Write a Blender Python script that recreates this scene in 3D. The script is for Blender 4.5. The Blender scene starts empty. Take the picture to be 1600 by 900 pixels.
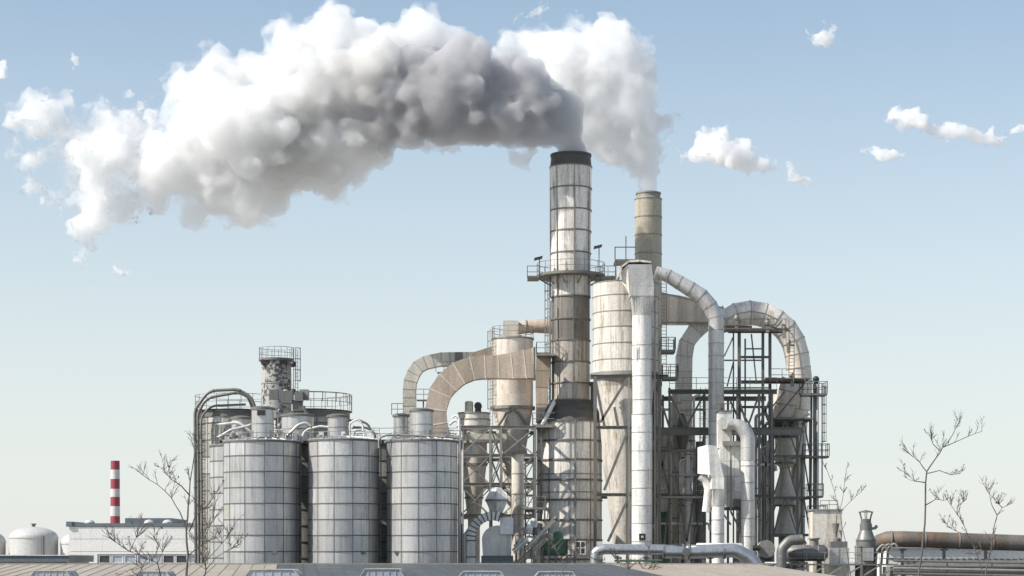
import bpy, math, random
import numpy as np
from mathutils import Vector, noise
from math import sin, cos, pi, radians
random.seed(11)
SC = bpy.context.scene
COL = SC.collection

# ------------------------------------------------------------------ camera
F = 3000.0        # focal length in pixels of a 1600 px wide picture
H0 = 875.0        # picture row of the horizon
CZ = 9.0          # eye height
cam_data = bpy.data.cameras.new('camera')
cam_data.sensor_width = 36.0
cam_data.lens = 36.0 * F / 1600.0
cam_data.shift_y = (H0 - 450.0) / 1600.0
cam_data.clip_start = 0.5
cam_data.clip_end = 30000
cam = bpy.data.objects.new('camera', cam_data)
cam.location = (0, 0, CZ)
cam.rotation_euler = (pi / 2, 0, 0)
COL.objects.link(cam)
SC.camera = cam

# ------------------------------------------------------------------ sky, sun, exposure
VEIL = (5.6, 5.74, 5.62, 1); VEIL_LOW = 0.9; VEIL_HIGH = 0.13
SUN_AZ = 110.0     # degrees from straight ahead towards the left
SUN_EL = 41.0
world = bpy.data.worlds.new('World')
SC.world = world
world.use_nodes = True
wn = world.node_tree.nodes
bg = wn['Background']
sky = wn.new('ShaderNodeTexSky')
sky.sky_type = 'NISHITA'
sky.sun_disc = False
sky.sun_elevation = radians(SUN_EL)
sky.sun_rotation = radians(-SUN_AZ)
sky.air_density = 1.0
sky.dust_density = 0.6
sky.ozone_density = 1.0
sky.altitude = 0
wl = world.node_tree.links
# a thin veil of bright haze over the whole sky, thickest at the horizon: whitens the low sky as in humid air
wco = wn.new('ShaderNodeTexCoord'); wsep = wn.new('ShaderNodeSeparateXYZ'); wl.new(wco.outputs['Generated'], wsep.inputs[0])
wmr = wn.new('ShaderNodeMapRange'); wmr.interpolation_type = 'SMOOTHSTEP'
wl.new(wsep.outputs['Z'], wmr.inputs[0])
wmr.inputs[1].default_value = -0.04; wmr.inputs[2].default_value = 0.36; wmr.inputs[3].default_value = VEIL_LOW; wmr.inputs[4].default_value = VEIL_HIGH
wmx = wn.new('ShaderNodeMix'); wmx.data_type = 'RGBA'
wl.new(wmr.outputs[0], wmx.inputs['Factor']); wtn = wn.new('ShaderNodeMix'); wtn.data_type = 'RGBA'; wtn.blend_type = 'MULTIPLY'; wtn.inputs['Factor'].default_value = 1
wl.new(sky.outputs[0], wtn.inputs['A']); wtn.inputs['B'].default_value = (0.945, 1.03, 1.025, 1)
wl.new([o for o in wtn.outputs if o.type == 'RGBA'][0], wmx.inputs['A']); wmx.inputs['B'].default_value = VEIL
wl.new([o for o in wmx.outputs if o.type == 'RGBA'][0], bg.inputs[0])
bg.inputs[1].default_value = 0.115
sun_data = bpy.data.lights.new('sun', 'SUN')
sun_data.energy = 4.6
sun_data.angle = radians(0.55)
sun_data.color = (1.0, 0.95, 0.87)
sun = bpy.data.objects.new('sun', sun_data)
sd = Vector((-sin(radians(SUN_AZ)) * cos(radians(SUN_EL)), cos(radians(SUN_AZ)) * cos(radians(SUN_EL)), sin(radians(SUN_EL))))
sun.rotation_euler = sd.to_track_quat('Z', 'Y').to_euler()
sun.location = sd * 300
COL.objects.link(sun)
vs = SC.view_settings
vs.view_transform = 'Standard'
vs.look = 'None'
vs.exposure = 0.36
vs.gamma = 1
vs.use_curve_mapping = False
cy = SC.cycles
cy.max_bounces = 16
cy.diffuse_bounces = 5
cy.glossy_bounces = 2
cy.transmission_bounces = 2
cy.volume_bounces = 14
cy.transparent_max_bounces = 64
cy.use_denoising = True
cy.use_adaptive_sampling = True
cy.adaptive_threshold = 0.02
cy.sample_clamp_indirect = 6
cy.caustics_reflective = False
cy.caustics_refractive = False

# ------------------------------------------------------------------ helpers: points
def S(n, Y): return n * Y / F
def X(px, Y): return (px - 800.0) * Y / F
def Z(py, Y): return CZ + (H0 - py) * Y / F
def P(px, py, Y): return Vector((X(px, Y), Y, Z(py, Y)))

# ------------------------------------------------------------------ helpers: meshes
class MB:
    """Collects shapes in world space; build() links them as ONE mesh object."""
    def __init__(s):
        s.v = []; s.f = []; s.m = []; s.t = []; s.sm = []
        s.mat = 0; s.tone = 0.5
    def face(s, idx, smooth=False, mat=None, tone=None):
        s.f.append(idx); s.m.append(s.mat if mat is None else mat)
        s.t.append(s.tone if tone is None else tone); s.sm.append(smooth)
    def hexa(s, q):
        """eight corners: lower four then upper four"""
        b = len(s.v); s.v += [tuple(p) for p in q]
        for a in ((3, 2, 1, 0), (4, 5, 6, 7), (0, 1, 5, 4), (1, 2, 6, 5), (2, 3, 7, 6), (3, 0, 4, 7)):
            s.face([b + i for i in a])
    def box(s, x0, x1, y0, y1, z0, z1):
        s.hexa([(x0, y0, z0), (x1, y0, z0), (x1, y1, z0), (x0, y1, z0), (x0, y0, z1), (x1, y0, z1), (x1, y1, z1), (x0, y1, z1)])
    def pbox(s, px0, px1, py0, py1, Y, d):
        """box from picture columns / rows at distance Y, depth d (front face at Y)"""
        s.box(X(px0, Y), X(px1, Y), Y, Y + d, Z(max(py0, py1), Y), Z(min(py0, py1), Y))
    def bar(s, p, q, w, d=None):
        p = Vector(p); q = Vector(q); d = d or w
        t = q - p
        if t.length < 1e-6: return
        t.normalize()
        up = Vector((0, 1, 0)) if abs(t.y) < 0.9 else Vector((0, 0, 1))
        a = t.cross(up).normalized(); b = a.cross(t).normalized()
        a *= w / 2; b *= d / 2
        s.hexa([p - a - b, p + a - b, p + a + b, p - a + b, q - a - b, q + a - b, q + a + b, q - a + b])
    def ibeam(s, p, q, w, h):
        """I section beam, web plus two flanges"""
        p = Vector(p); q = Vector(q); t = (q - p).normalized()
        up = Vector((0, 0, 1)) if abs(t.z) < 0.8 else Vector((1, 0, 0))
        n = up - t * up.dot(t); n.normalize()
        e = n * (h / 2 - 0.02)
        s.bar(p + e, q + e, 0.04, w) if abs(t.y) < 0.9 else s.bar(p + e, q + e, w, 0.04)
        s.bar(p - e, q - e, 0.04, w) if abs(t.y) < 0.9 else s.bar(p - e, q - e, w, 0.04)
        s.bar(p, q, h - 0.085, 0.05) if abs(t.y) < 0.9 else s.bar(p, q, 0.05, h - 0.085)
    def tube(s, pts, r, seg=10, cap=True, mat=None, toneper=None):
        pts = [Vector(p) for p in pts]; n = len(pts)
        rs = r if isinstance(r, (list, tuple)) else [r] * n
        tang = []
        for i in range(n):
            a = pts[max(i - 1, 0)]; b = pts[min(i + 1, n - 1)]
            tang.append((b - a).normalized())
        t0 = tang[0]
        ref = Vector((0, 1, 0)) if abs(t0.y) < 0.9 else Vector((1, 0, 0))
        u = t0.cross(ref).normalized()
        base = len(s.v)
        for i in range(n):
            t = tang[i]
            u = (u - t * u.dot(t)).normalized(); w = t.cross(u)
            for k in range(seg):
                a = 2 * pi * k / seg
                s.v.append(tuple(pts[i] + (u * cos(a) + w * sin(a)) * rs[i]))
        for i in range(n - 1):
            tn = s.tone if toneper is None else random.Random(i * 7 + toneper).random()
            for k in range(seg):
                k2 = (k + 1) % seg
                s.face([base + i * seg + k, base + i * seg + k2, base + (i + 1) * seg + k2, base + (i + 1) * seg + k], True, mat, tn)
        if cap:
            for i, rev in ((0, True), (n - 1, False)):
                b2 = len(s.v)
                s.v += s.v[base + i * seg: base + (i + 1) * seg]
                idx = list(range(b2, b2 + seg))
                s.face(idx[::-1] if rev else idx, False, mat)
    def lathe(s, cx, cy_, prof, seg=40, mat=None, top=True, bot=False, toner=None, npan=12, a0=0.0):
        """prof: [(r, z)...]; each strip keeps its own vertices so corners stay sharp"""
        for j in range(len(prof) - 1):
            (r0, z0), (r1, z1) = prof[j], prof[j + 1]
            b = len(s.v)
            for (r, z) in ((r0, z0), (r1, z1)):
                for k in range(seg):
                    a = 2 * pi * k / seg + a0
                    s.v.append((cx + r * cos(a), cy_ + r * sin(a), z))
            for k in range(seg):
                k2 = (k + 1) % seg
                tn = s.tone if toner is None else random.Random((toner * 977 + j) * 131 + int(k * npan / seg)).random()
                q = [b + k, b + k2, b + seg + k2, b + seg + k]
                if z1 < z0: q = q[::-1]
                s.face(q, True, mat, tn)
        for flag, (r, z) in ((bot, min(prof[0], prof[-1], key=lambda p: p[1])), (top, max(prof[0], prof[-1], key=lambda p: p[1]))):
            if flag and r > 1e-4:
                b = len(s.v)
                for k in range(seg):
                    a = 2 * pi * k / seg + a0
                    s.v.append((cx + r * cos(a), cy_ + r * sin(a), z))
                s.face(list(range(b, b + seg)), False, mat)
    def band(s, cx, cy_, r, z, h=0.14, out=0.06, seg=40, mat=1, a0=0.0):
        s.lathe(cx, cy_, [(r, z - h / 2), (r + out, z - h / 2), (r + out, z + h / 2), (r, z + h / 2)], seg, mat, False, False, None, 12, a0)
    def seam(s, cx, cy_, r, z0, z1, a, w=0.06, d=0.04, mat=1):
        m = s.mat; s.mat = mat
        p = Vector((cx + r * cos(a), cy_ + r * sin(a), z0)); n = Vector((cos(a), sin(a), 0)); t = Vector((-sin(a), cos(a), 0))
        q = []
        for z in (z0, z1):
            for (i, j) in ((-1, -1), (1, -1), (1, 1), (-1, 1)):
                pp = p + t * (i * w / 2) + n * (j * d); q.append((pp.x, pp.y, z))
        s.hexa(q); s.mat = m
    def ball(s, c, r, seg=12, rings=8, sz=1.0, mat=None):
        prof = [(max(r * sin(pi * i / rings), 1e-4), c[2] - r * sz * cos(pi * i / rings)) for i in range(rings + 1)]
        b = len(s.v)
        for (rr, z) in prof:
            for k in range(seg):
                a = 2 * pi * k / seg
                s.v.append((c[0] + rr * cos(a), c[1] + rr * sin(a), z))
        for i in range(rings):
            for k in range(seg):
                k2 = (k + 1) % seg
                s.face([b + i * seg + k, b + i * seg + k2, b + (i + 1) * seg + k2, b + (i + 1) * seg + k], True, mat)
    def duct(s, pts, hs, ds, rib=True, rib_out=0.05, rib_w=0.07, mat=0, ribmat=1, caps=True, toner=1):
        """rectangular duct swept along a path that lies roughly in an upright plane: hs = size in that plane, ds = depth along y"""
        pts = [Vector(p) for p in pts]; n = len(pts)
        hs = hs if isinstance(hs, (list, tuple)) else [hs] * n
        ds = ds if isinstance(ds, (list, tuple)) else [ds] * n
        secs = []
        for i in range(n):
            t = (pts[min(i + 1, n - 1)] - pts[max(i - 1, 0)]); t.y = 0
            if t.length < 1e-6: t = Vector((1, 0, 0))
            t.normalize()
            nn = Vector((-t.z, 0, t.x))
            a = nn * hs[i] / 2; b = Vector((0, ds[i] / 2, 0))
            secs.append([pts[i] - a - b, pts[i] + a - b, pts[i] + a + b, pts[i] - a + b, t])
        for i in range(n - 1):
            A = secs[i]; B = secs[i + 1]
            tn = random.Random(i * 13 + toner).random()
            for k in range(4):
                k2 = (k + 1) % 4
                b = len(s.v); s.v += [tuple(A[k]), tuple(B[k]), tuple(B[k2]), tuple(A[k2])]
                s.face([b, b + 1, b + 2, b + 3], False, mat, tn)
        if caps:
            for sec, rev in ((secs[0], False), (secs[-1], True)):
                b = len(s.v); s.v += [tuple(p) for p in sec[:4]]
                s.face([b + 3, b + 2, b + 1, b] if rev else [b, b + 1, b + 2, b + 3], False, mat)
        if rib:
            for i in range(n):
                sec = secs[i]; c = sum(sec[:4], Vector()) / 4; t = sec[4]
                q = []
                for e in (-rib_w / 2, rib_w / 2):
                    for p in sec[:4]:
                        o = (p - c); L = o.length
                        q.append(c + o * ((L + rib_out * 1.4) / L) + t * e)
                m = s.mat; s.mat = ribmat; s.hexa(q); s.mat = m
    def rail(s, pts, h=1.05, n=2, r=0.03, step=1.4, posts=True):
        pts = [Vector(p) for p in pts]
        for i in range(n):
            zz = h * (i + 1) / n
            s.tube([p + Vector((0, 0, zz)) for p in pts], r, 5, True)
        if posts:
            for i in range(len(pts) - 1):
                L = (pts[i + 1] - pts[i]).length
                k = max(1, int(round(L / step)))
                for j in range(k + (1 if i == len(pts) - 2 else 0)):
                    p = pts[i].lerp(pts[i + 1], j / k)
                    s.bar(p, p + Vector((0, 0, h)), r * 1.8)
    def ring_rail(s, cx, cy_, r, z, h=1.05, a0=0.0, a1=2 * pi, n=2, rad=0.03, posts=14):
        k = max(8, int(28 * (a1 - a0) / (2 * pi)))
        for i in range(n):
            s.tube([(cx + r * cos(a0 + (a1 - a0) * j / k), cy_ + r * sin(a0 + (a1 - a0) * j / k), z + h * (i + 1) / n) for j in range(k + 1)], rad, 5, True)
        for j in range(posts + 1):
            a = a0 + (a1 - a0) * j / posts
            p = Vector((cx + r * cos(a), cy_ + r * sin(a), z))
            s.bar(p, p + Vector((0, 0, h)), rad * 1.8)
    def ladder(s, x, y, z0, z1, w=0.5, ax=0.0, cage=None, r=0.03):
        """stiles and rungs; ax: direction (angle) the ladder faces; cage: (z0, z1) of its hoops"""
        n = Vector((cos(ax), sin(ax), 0)); t = Vector((-sin(ax), cos(ax), 0)); c = Vector((x, y, 0))
        for e in (-1, 1):
            s.bar(c + t * e * w / 2 + Vector((0, 0, z0)), c + t * e * w / 2 + Vector((0, 0, z1)), r * 2)
        k = int((z1 - z0) / 0.34)
        for i in range(1, k):
            z = z0 + i * 0.34
            s.bar(c - t * w / 2 + Vector((0, 0, z)), c + t * w / 2 + Vector((0, 0, z)), r * 1.3)
        if cage:
            za, zb = cage; m = max(2, int((zb - za) / 0.85)); R = 0.42
            hoop = [n * (R + R * 0.95 * sin(pi * j / 6)) * 1.0 - n * R + t * (-R * cos(pi * j / 6)) for j in range(7)]
            for i in range(m + 1):
                z = za + (zb - za) * i / m
                s.tube([c + h_ + Vector((0, 0, z)) for h_ in hoop], r, 4, True)
            for j in (1, 3, 5):
                s.bar(c + hoop[j] + Vector((0, 0, za)), c + hoop[j] + Vector((0, 0, zb)), r * 1.5)
    def pieces(s):
        """the separate solids of this mesh, one MB each"""
        key = {}; par = []
        def find(i):
            while par[i] != i: par[i] = par[par[i]]; i = par[i]
            return i
        vid = []
        for p in s.v:
            k = (round(p[0], 4), round(p[1], 4), round(p[2], 4))
            if k not in key: key[k] = len(par); par.append(len(par))
            vid.append(key[k])
        for f in s.f:
            a = find(vid[f[0]])
            for i in f[1:]: par[find(vid[i])] = a
        out = {}
        for n, f in enumerate(s.f):
            r = find(vid[f[0]]); m, mp = out.setdefault(r, (MB(), {}))
            idx = []
            for i in f:
                if i not in mp: mp[i] = len(m.v); m.v.append(s.v[i])
                idx.append(mp[i])
            m.face(idx, s.sm[n], s.m[n], s.t[n])
        return [m for m, _ in out.values()]
    def build(s, name, mats, parent=None, loc=(0, 0, 0), label=None):
        me = bpy.data.meshes.new(name)
        L = Vector(loc)
        me.from_pydata([(p[0] - L[0], p[1] - L[1], p[2] - L[2]) for p in s.v], [], s.f)
        if not isinstance(mats, (list, tuple)): mats = [mats]
        for m in mats: me.materials.append(m)
        k = len(mats) - 1
        me.polygons.foreach_set('material_index', [min(i, k) for i in s.m])
        me.polygons.foreach_set('use_smooth', s.sm)
        at = me.attributes.new('tone', 'FLOAT', 'FACE')
        at.data.foreach_set('value', s.t)
        me.update()
        o = bpy.data.objects.new(name, me)
        COL.objects.link(o)
        if parent is not None: o.parent = parent
        else: o.location = L
        if label: o['label'] = label
        return o

SPLIT = {'post', 'saddle', 'flange', 'coupling', 'trestle', 'platform_leg', 'column', 'brace', 'bracket', 'hoop_strut', 'wall', 'side_rail', 'vent_opening', 'strap', 'leg'}
class Thing:
    def __init__(s, name, label, cat, loc, group=None):
        s.loc = Vector(loc)
        e = bpy.data.objects.new(name, None)
        e.empty_display_size = 0.5
        COL.objects.link(e)
        e.location = s.loc
        e['label'] = label; e['category'] = cat
        if group: e['group'] = group
        s.e = e
    def part(s, name, mb, mats, parent=None, label=None):
        if name in SPLIT:
            o = None
            for p in mb.pieces(): o = p.build(name, mats, parent or s.e, s.loc, label)
            return o
        return mb.build(name, mats, parent or s.e, s.loc, label)

def single(name, label, cat, mb, mats, loc, group=None):
    o = mb.build(name, mats, None, loc)
    o['label'] = label; o['category'] = cat
    if group: o['group'] = group
    return o

def structure(name, mb, mats):
    o = mb.build(name, mats)
    o['kind'] = 'structure'
    return o

def rounded(pts, rad, n=8):
    """polyline with its inner corners rounded"""
    pts = [Vector(p) for p in pts]
    rad = rad if isinstance(rad, (list, tuple)) else [rad] * len(pts)
    out = [pts[0]]
    for i in range(1, len(pts) - 1):
        a, b, c = pts[i - 1], pts[i], pts[i + 1]
        u = (a - b); w = (c - b); lu = u.length; lw = w.length
        u.normalize(); w.normalize()
        ang = u.angle(w)
        t = min(rad[i] / max(math.tan(ang / 2), 1e-3), lu * 0.48, lw * 0.48)
        p0 = b + u * t; p1 = b + w * t
        for j in range(n + 1):
            k = j / n
            out.append(p0.lerp(b, k).lerp(b.lerp(p1, k), k))
    out.append(pts[-1])
    return out

def along(pts, step):
    """resample a polyline evenly"""
    pts = [Vector(p) for p in pts]
    L = [0.0]
    for i in range(1, len(pts)): L.append(L[-1] + (pts[i] - pts[i - 1]).length)
    n = max(1, int(round(L[-1] / step))); out = []
    j = 0
    for i in range(n + 1):
        d = L[-1] * i / n
        while j < len(L) - 2 and L[j + 1] < d: j += 1
        k = (d - L[j]) / max(L[j + 1] - L[j], 1e-9)
        out.append(pts[j].lerp(pts[j + 1], min(max(k, 0), 1)))
    return out

def flanges(mb, pts, r, out=0.05, w=0.1, seg=16, mat=1):
    """raised joint collars on a round duct at each of the points"""
    for i, p in enumerate(pts):
        t = (pts[min(i + 1, len(pts) - 1)] - pts[max(i - 1, 0)]).normalized()
        rr = r[i] if isinstance(r, (list, tuple)) else r
        mb.tube([p - t * w / 2, p + t * w / 2], rr + out, seg, True, mat)

# ------------------------------------------------------------------ materials
def nodes_of(name):
    m = bpy.data.materials.new(name); m.use_nodes = True
    nt = m.node_tree
    return m, nt, nt.nodes, nt.links, nt.nodes['Principled BSDF']

def mixc(N, Lk, fac, a, b, mode='MIX'):
    n = N.new('ShaderNodeMix'); n.data_type = 'RGBA'; n.blend_type = mode
    for sock, val in ((n.inputs['Factor'], fac), (n.inputs['A'], a), (n.inputs['B'], b)):
        if hasattr(val, 'is_output'): Lk.new(val, sock)
        elif isinstance(val, (tuple, list)): sock.default_value = (*val[:3], 1)
        else: sock.default_value = val
    for o in n.outputs:
        if o.type == 'RGBA': return o

def ramp(N, Lk, src, lo, hi, a=0.0, b=1.0):
    n = N.new('ShaderNodeMapRange'); n.clamp = True
    Lk.new(src, n.inputs[0])
    n.inputs[1].default_value = lo; n.inputs[2].default_value = hi
    n.inputs[3].default_value = a; n.inputs[4].default_value = b
    return n.outputs[0]

def tex(N, Lk, vec, scale, detail=5, rough=0.6, scl=(1, 1, 1)):
    mp = N.new('ShaderNodeMapping'); mp.inputs['Scale'].default_value = scl
    Lk.new(vec, mp.inputs[0])
    t = N.new('ShaderNodeTexNoise'); t.inputs['Scale'].default_value = scale
    t.inputs['Detail'].default_value = detail; t.inputs['Roughness'].default_value = rough
    Lk.new(mp.outputs[0], t.inputs['Vector'])
    return t.outputs[0]

def weathered(name, base, streak=0.45, rust=0.0, rough=0.55, metal=0.0, tone=0.22, blotch=0.25, dirt=(0.10, 0.085, 0.07),
              rustc=(0.22, 0.10, 0.045), fine=0.15, streak_scale=1.6, rust_lo=0.56, bump=0.05, runs=0.0):
    m, nt, N, Lk, B = nodes_of(name)
    pos = N.new('ShaderNodeNewGeometry').outputs['Position']
    st = tex(N, Lk, pos, streak_scale, 6, 0.65, (1, 1, 0.06))
    bl = tex(N, Lk, pos, 0.35, 5, 0.6)
    fi = tex(N, Lk, pos, 5.0, 4, 0.6)
    at = N.new('ShaderNodeAttribute'); at.attribute_name = 'tone'
    col = mixc(N, Lk, ramp(N, Lk, st, 0.48, 0.72, 0, streak), base, dirt)
    col = mixc(N, Lk, ramp(N, Lk, bl, 0.42, 0.7, 0, blotch), col, tuple(c * 0.55 + d * 0.3 for c, d in zip(base, dirt)))
    if rust > 0:
        rs = tex(N, Lk, pos, 1.1, 7, 0.7, (1, 1, 0.09))
        rb = tex(N, Lk, pos, 0.5, 5, 0.65)
        r1 = ramp(N, Lk, rs, rust_lo, rust_lo + 0.14, 0, 1)
        r2 = ramp(N, Lk, rb, 0.40, 0.60, 0, rust)
        mm = N.new('ShaderNodeMath'); mm.operation = 'MULTIPLY'
        Lk.new(r1, mm.inputs[0]); Lk.new(r2, mm.inputs[1])
        col = mixc(N, Lk, mm.outputs[0], col, rustc)
    if runs > 0:       # narrow dark drip marks, broken up in height
        rn = tex(N, Lk, pos, 4.2, 3, 0.7, (1, 1, 0.035)); rk = tex(N, Lk, pos, 0.8, 3, 0.6)
        rm = N.new('ShaderNodeMath'); rm.operation = 'MULTIPLY'
        Lk.new(ramp(N, Lk, rn, 0.54, 0.64, 0, runs), rm.inputs[0]); Lk.new(ramp(N, Lk, rk, 0.38, 0.58, 0, 1), rm.inputs[1])
        col = mixc(N, Lk, rm.outputs[0], col, tuple(c * 0.7 for c in dirt))
    v = N.new('ShaderNodeMath'); v.operation = 'MULTIPLY'
    Lk.new(ramp(N, Lk, at.outputs['Fac'], 0, 1, 1 - tone, 1 + tone * 0.6), v.inputs[0])
    Lk.new(ramp(N, Lk, fi, 0.3, 0.7, 1 - fine, 1 + fine), v.inputs[1])
    cmb = N.new('ShaderNodeCombineColor')
    for i in range(3): Lk.new(v.outputs[0], cmb.inputs[i])
    col = mixc(N, Lk, 1.0, col, cmb.outputs[0], 'MULTIPLY')
    Lk.new(col, B.inputs['Base Color'])
    B.inputs['Metallic'].default_value = metal
    Lk.new(ramp(N, Lk, bl, 0.3, 0.7, rough - 0.08, rough + 0.14), B.inputs['Roughness'])
    if bump > 0:
        bp = N.new('ShaderNodeBump'); bp.inputs['Strength'].default_value = bump * 4; bp.inputs['Distance'].default_value = 0.05
        b2 = tex(N, Lk, pos, 1.3, 3, 0.5)
        Lk.new(b2, bp.inputs['Height']); Lk.new(bp.outputs[0], B.inputs['Normal'])
    return m

M = {}
M['silo'] = weathered('galvanised_silo_sheet', (0.575, 0.565, 0.55), 0.5, 0.05, 0.36, 0.5, 0.16, 0.2, (0.16, 0.155, 0.15), runs=0.35, fine=0.07, streak_scale=2.2)
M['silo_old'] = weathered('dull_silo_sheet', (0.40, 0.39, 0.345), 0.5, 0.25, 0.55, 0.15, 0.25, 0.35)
M['seam_soft'] = weathered('soft_seam', (0.30, 0.285, 0.26), 0.3, 0.2, 0.6, 0.1, 0.1)
M['seam'] = weathered('dark_seam', (0.13, 0.135, 0.14), 0.3, 0.0, 0.6, 0.2, 0.1)
M['stack'] = weathered('stained_stack_sheet', (0.90, 0.85, 0.78), 0.62, 0.4, 0.5, 0.0, 0.2, 0.22, (0.15, 0.125, 0.10), runs=0.75, streak_scale=2.4, rust_lo=0.54)
M['stack_dark'] = weathered('sooty_stack_sheet', (0.235, 0.215, 0.19), 0.85, 0.8, 0.55, 0.0, 0.3, 0.6, (0.08, 0.065, 0.055), runs=0.85)
M['stack_worn'] = weathered('worn_stack_sheet', (0.56, 0.505, 0.44), 0.8, 0.6, 0.55, 0.0, 0.28, 0.45, (0.11, 0.09, 0.075), runs=0.8, streak_scale=2.4)
M['soot'] = weathered('black_soot_metal', (0.085, 0.08, 0.075), 0.3, 0.1, 0.6, 0.1, 0.2)
M['olive'] = weathered('khaki_stack_paint', (0.44, 0.40, 0.31), 0.3, 0.1, 0.55, 0.0, 0.12, 0.15)
M['cream_tank'] = weathered('streaked_tank_paint', (0.68, 0.635, 0.565), 0.75, 0.8, 0.5, 0.0, 0.15, 0.3, (0.17, 0.14, 0.115), (0.27, 0.175, 0.10), runs=0.6, streak_scale=2.2, rust_lo=0.53)
M['cream'] = weathered('cream_tank_paint', (0.78, 0.71, 0.62), 0.6, 0.9, 0.5, 0.0, 0.15, 0.25, (0.17, 0.13, 0.10), (0.34, 0.18, 0.08))
M['tan'] = weathered('tan_duct_paint', (0.55, 0.445, 0.35), 0.35, 0.25, 0.55, 0.0, 0.22, 0.25, (0.16, 0.12, 0.09))
M['taupe'] = weathered('greyish_duct_paint', (0.62, 0.575, 0.49), 0.4, 0.25, 0.55, 0.0, 0.2, 0.25)
M['sand'] = weathered('sand_duct_paint', (0.74, 0.61, 0.47), 0.4, 0.5, 0.55, 0.0, 0.18, 0.25, (0.2, 0.15, 0.11))
M['tan_seam'] = weathered('pale_duct_flange', (0.80, 0.72, 0.62), 0.3, 0.1, 0.6, 0.0, 0.15)
M['white'] = weathered('white_duct_sheet', (0.82, 0.795, 0.75), 0.62, 0.3, 0.45, 0.0, 0.14, 0.15, (0.25, 0.22, 0.19), runs=0.35)
M['white_seam'] = weathered('grey_duct_flange', (0.42, 0.41, 0.39), 0.4, 0.1, 0.55, 0.2, 0.15)
M['zinc'] = weathered('zinc_duct_sheet', (0.62, 0.60, 0.57), 0.45, 0.12, 0.4, 0.3, 0.2, 0.25)
M['alu'] = weathered('bright_cladding', (0.50, 0.515, 0.535), 0.3, 0.05, 0.36, 0.75, 0.1, 0.15)
M['steel'] = weathered('dark_structural_steel', (0.185, 0.178, 0.16), 0.4, 0.3, 0.6, 0.2, 0.2)
M['steel_mid'] = weathered('grey_structural_steel', (0.31, 0.295, 0.265), 0.4, 0.3, 0.6, 0.2, 0.2)
M['rail'] = weathered('grey_railing', (0.26, 0.27, 0.265), 0.2, 0.1, 0.55, 0.3, 0.15)
M['pipe'] = weathered('grey_pipe', (0.20, 0.20, 0.19), 0.4, 0.2, 0.5, 0.3, 0.2)
M['rustpipe'] = weathered('rusting_pipe', (0.15, 0.14, 0.125), 0.5, 0.9, 0.65, 0.1, 0.25, 0.6, (0.07, 0.06, 0.05), (0.23, 0.13, 0.075), 0.2, 1.2, 0.44)
M['black'] = weathered('black_paint', (0.03, 0.03, 0.032), 0.2, 0.0, 0.5, 0.0, 0.1)
M['green'] = weathered('green_machine_paint', (0.07, 0.17, 0.10), 0.4, 0.2, 0.5, 0.0, 0.2)
M['sheet_roof'] = weathered('fibre_cement_roof', (0.35, 0.31, 0.26), 0.25, 0.0, 0.85, 0.0, 0.1, 0.4, (0.2, 0.175, 0.15))
M['dark_roof'] = weathered('dark_blue_grey_roof', (0.075, 0.088, 0.10), 0.2, 0.0, 0.6, 0.0, 0.12, 0.4, (0.09, 0.09, 0.09))  # darker blue-grey colour for the middle stretch of the hall roof
M['skylight'] = weathered('translucent_skylight', (0.42, 0.47, 0.54), 0.2, 0.0, 0.35, 0.0, 0.12, 0.2)
M['panel'] = weathered('pale_wall_panel', (0.80, 0.78, 0.745), 0.2, 0.0, 0.7, 0.0, 0.06, 0.1, (0.3, 0.27, 0.24))
M['parapet'] = weathered('blue_grey_flashing', (0.16, 0.19, 0.215), 0.2, 0.0, 0.5, 0.2, 0.1)
M['tank'] = weathered('pale_grey_tank', (0.52, 0.51, 0.49), 0.2, 0.0, 0.55, 0.0, 0.08, 0.12, (0.25, 0.23, 0.2))
M['red'] = weathered('red_chimney_paint', (0.30, 0.045, 0.065), 0.2, 0.0, 0.6, 0.0, 0.1, 0.15)
M['chalk'] = weathered('white_chimney_paint', (0.60, 0.58, 0.56), 0.4, 0.0, 0.6, 0.0, 0.1, 0.15, (0.3, 0.26, 0.22))
M['glass'] = weathered('dark_glass', (0.05, 0.06, 0.07), 0.0, 0.0, 0.12, 0.0, 0.1, 0.1)
M['bark'] = weathered('grey_bark', (0.13, 0.11, 0.095), 0.3, 0.0, 0.85, 0.0, 0.2)
M['leaf'] = weathered('dry_leaf', (0.17, 0.12, 0.06), 0.1, 0.0, 0.8, 0.0, 0.3)
M['asphalt'] = weathered('yard_concrete', (0.38, 0.36, 0.325), 0.1, 0.0, 0.9, 0.0, 0.1, 0.5)
M['scab'] = None
# ------------------------------------------------------------------ setting
g = MB()
R = 9000
g.v += [(R * cos(2 * pi * k / 48), R * sin(2 * pi * k / 48), 0) for k in range(48)]
g.face(list(range(48)))
structure('ground', g, M['asphalt'])

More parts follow.
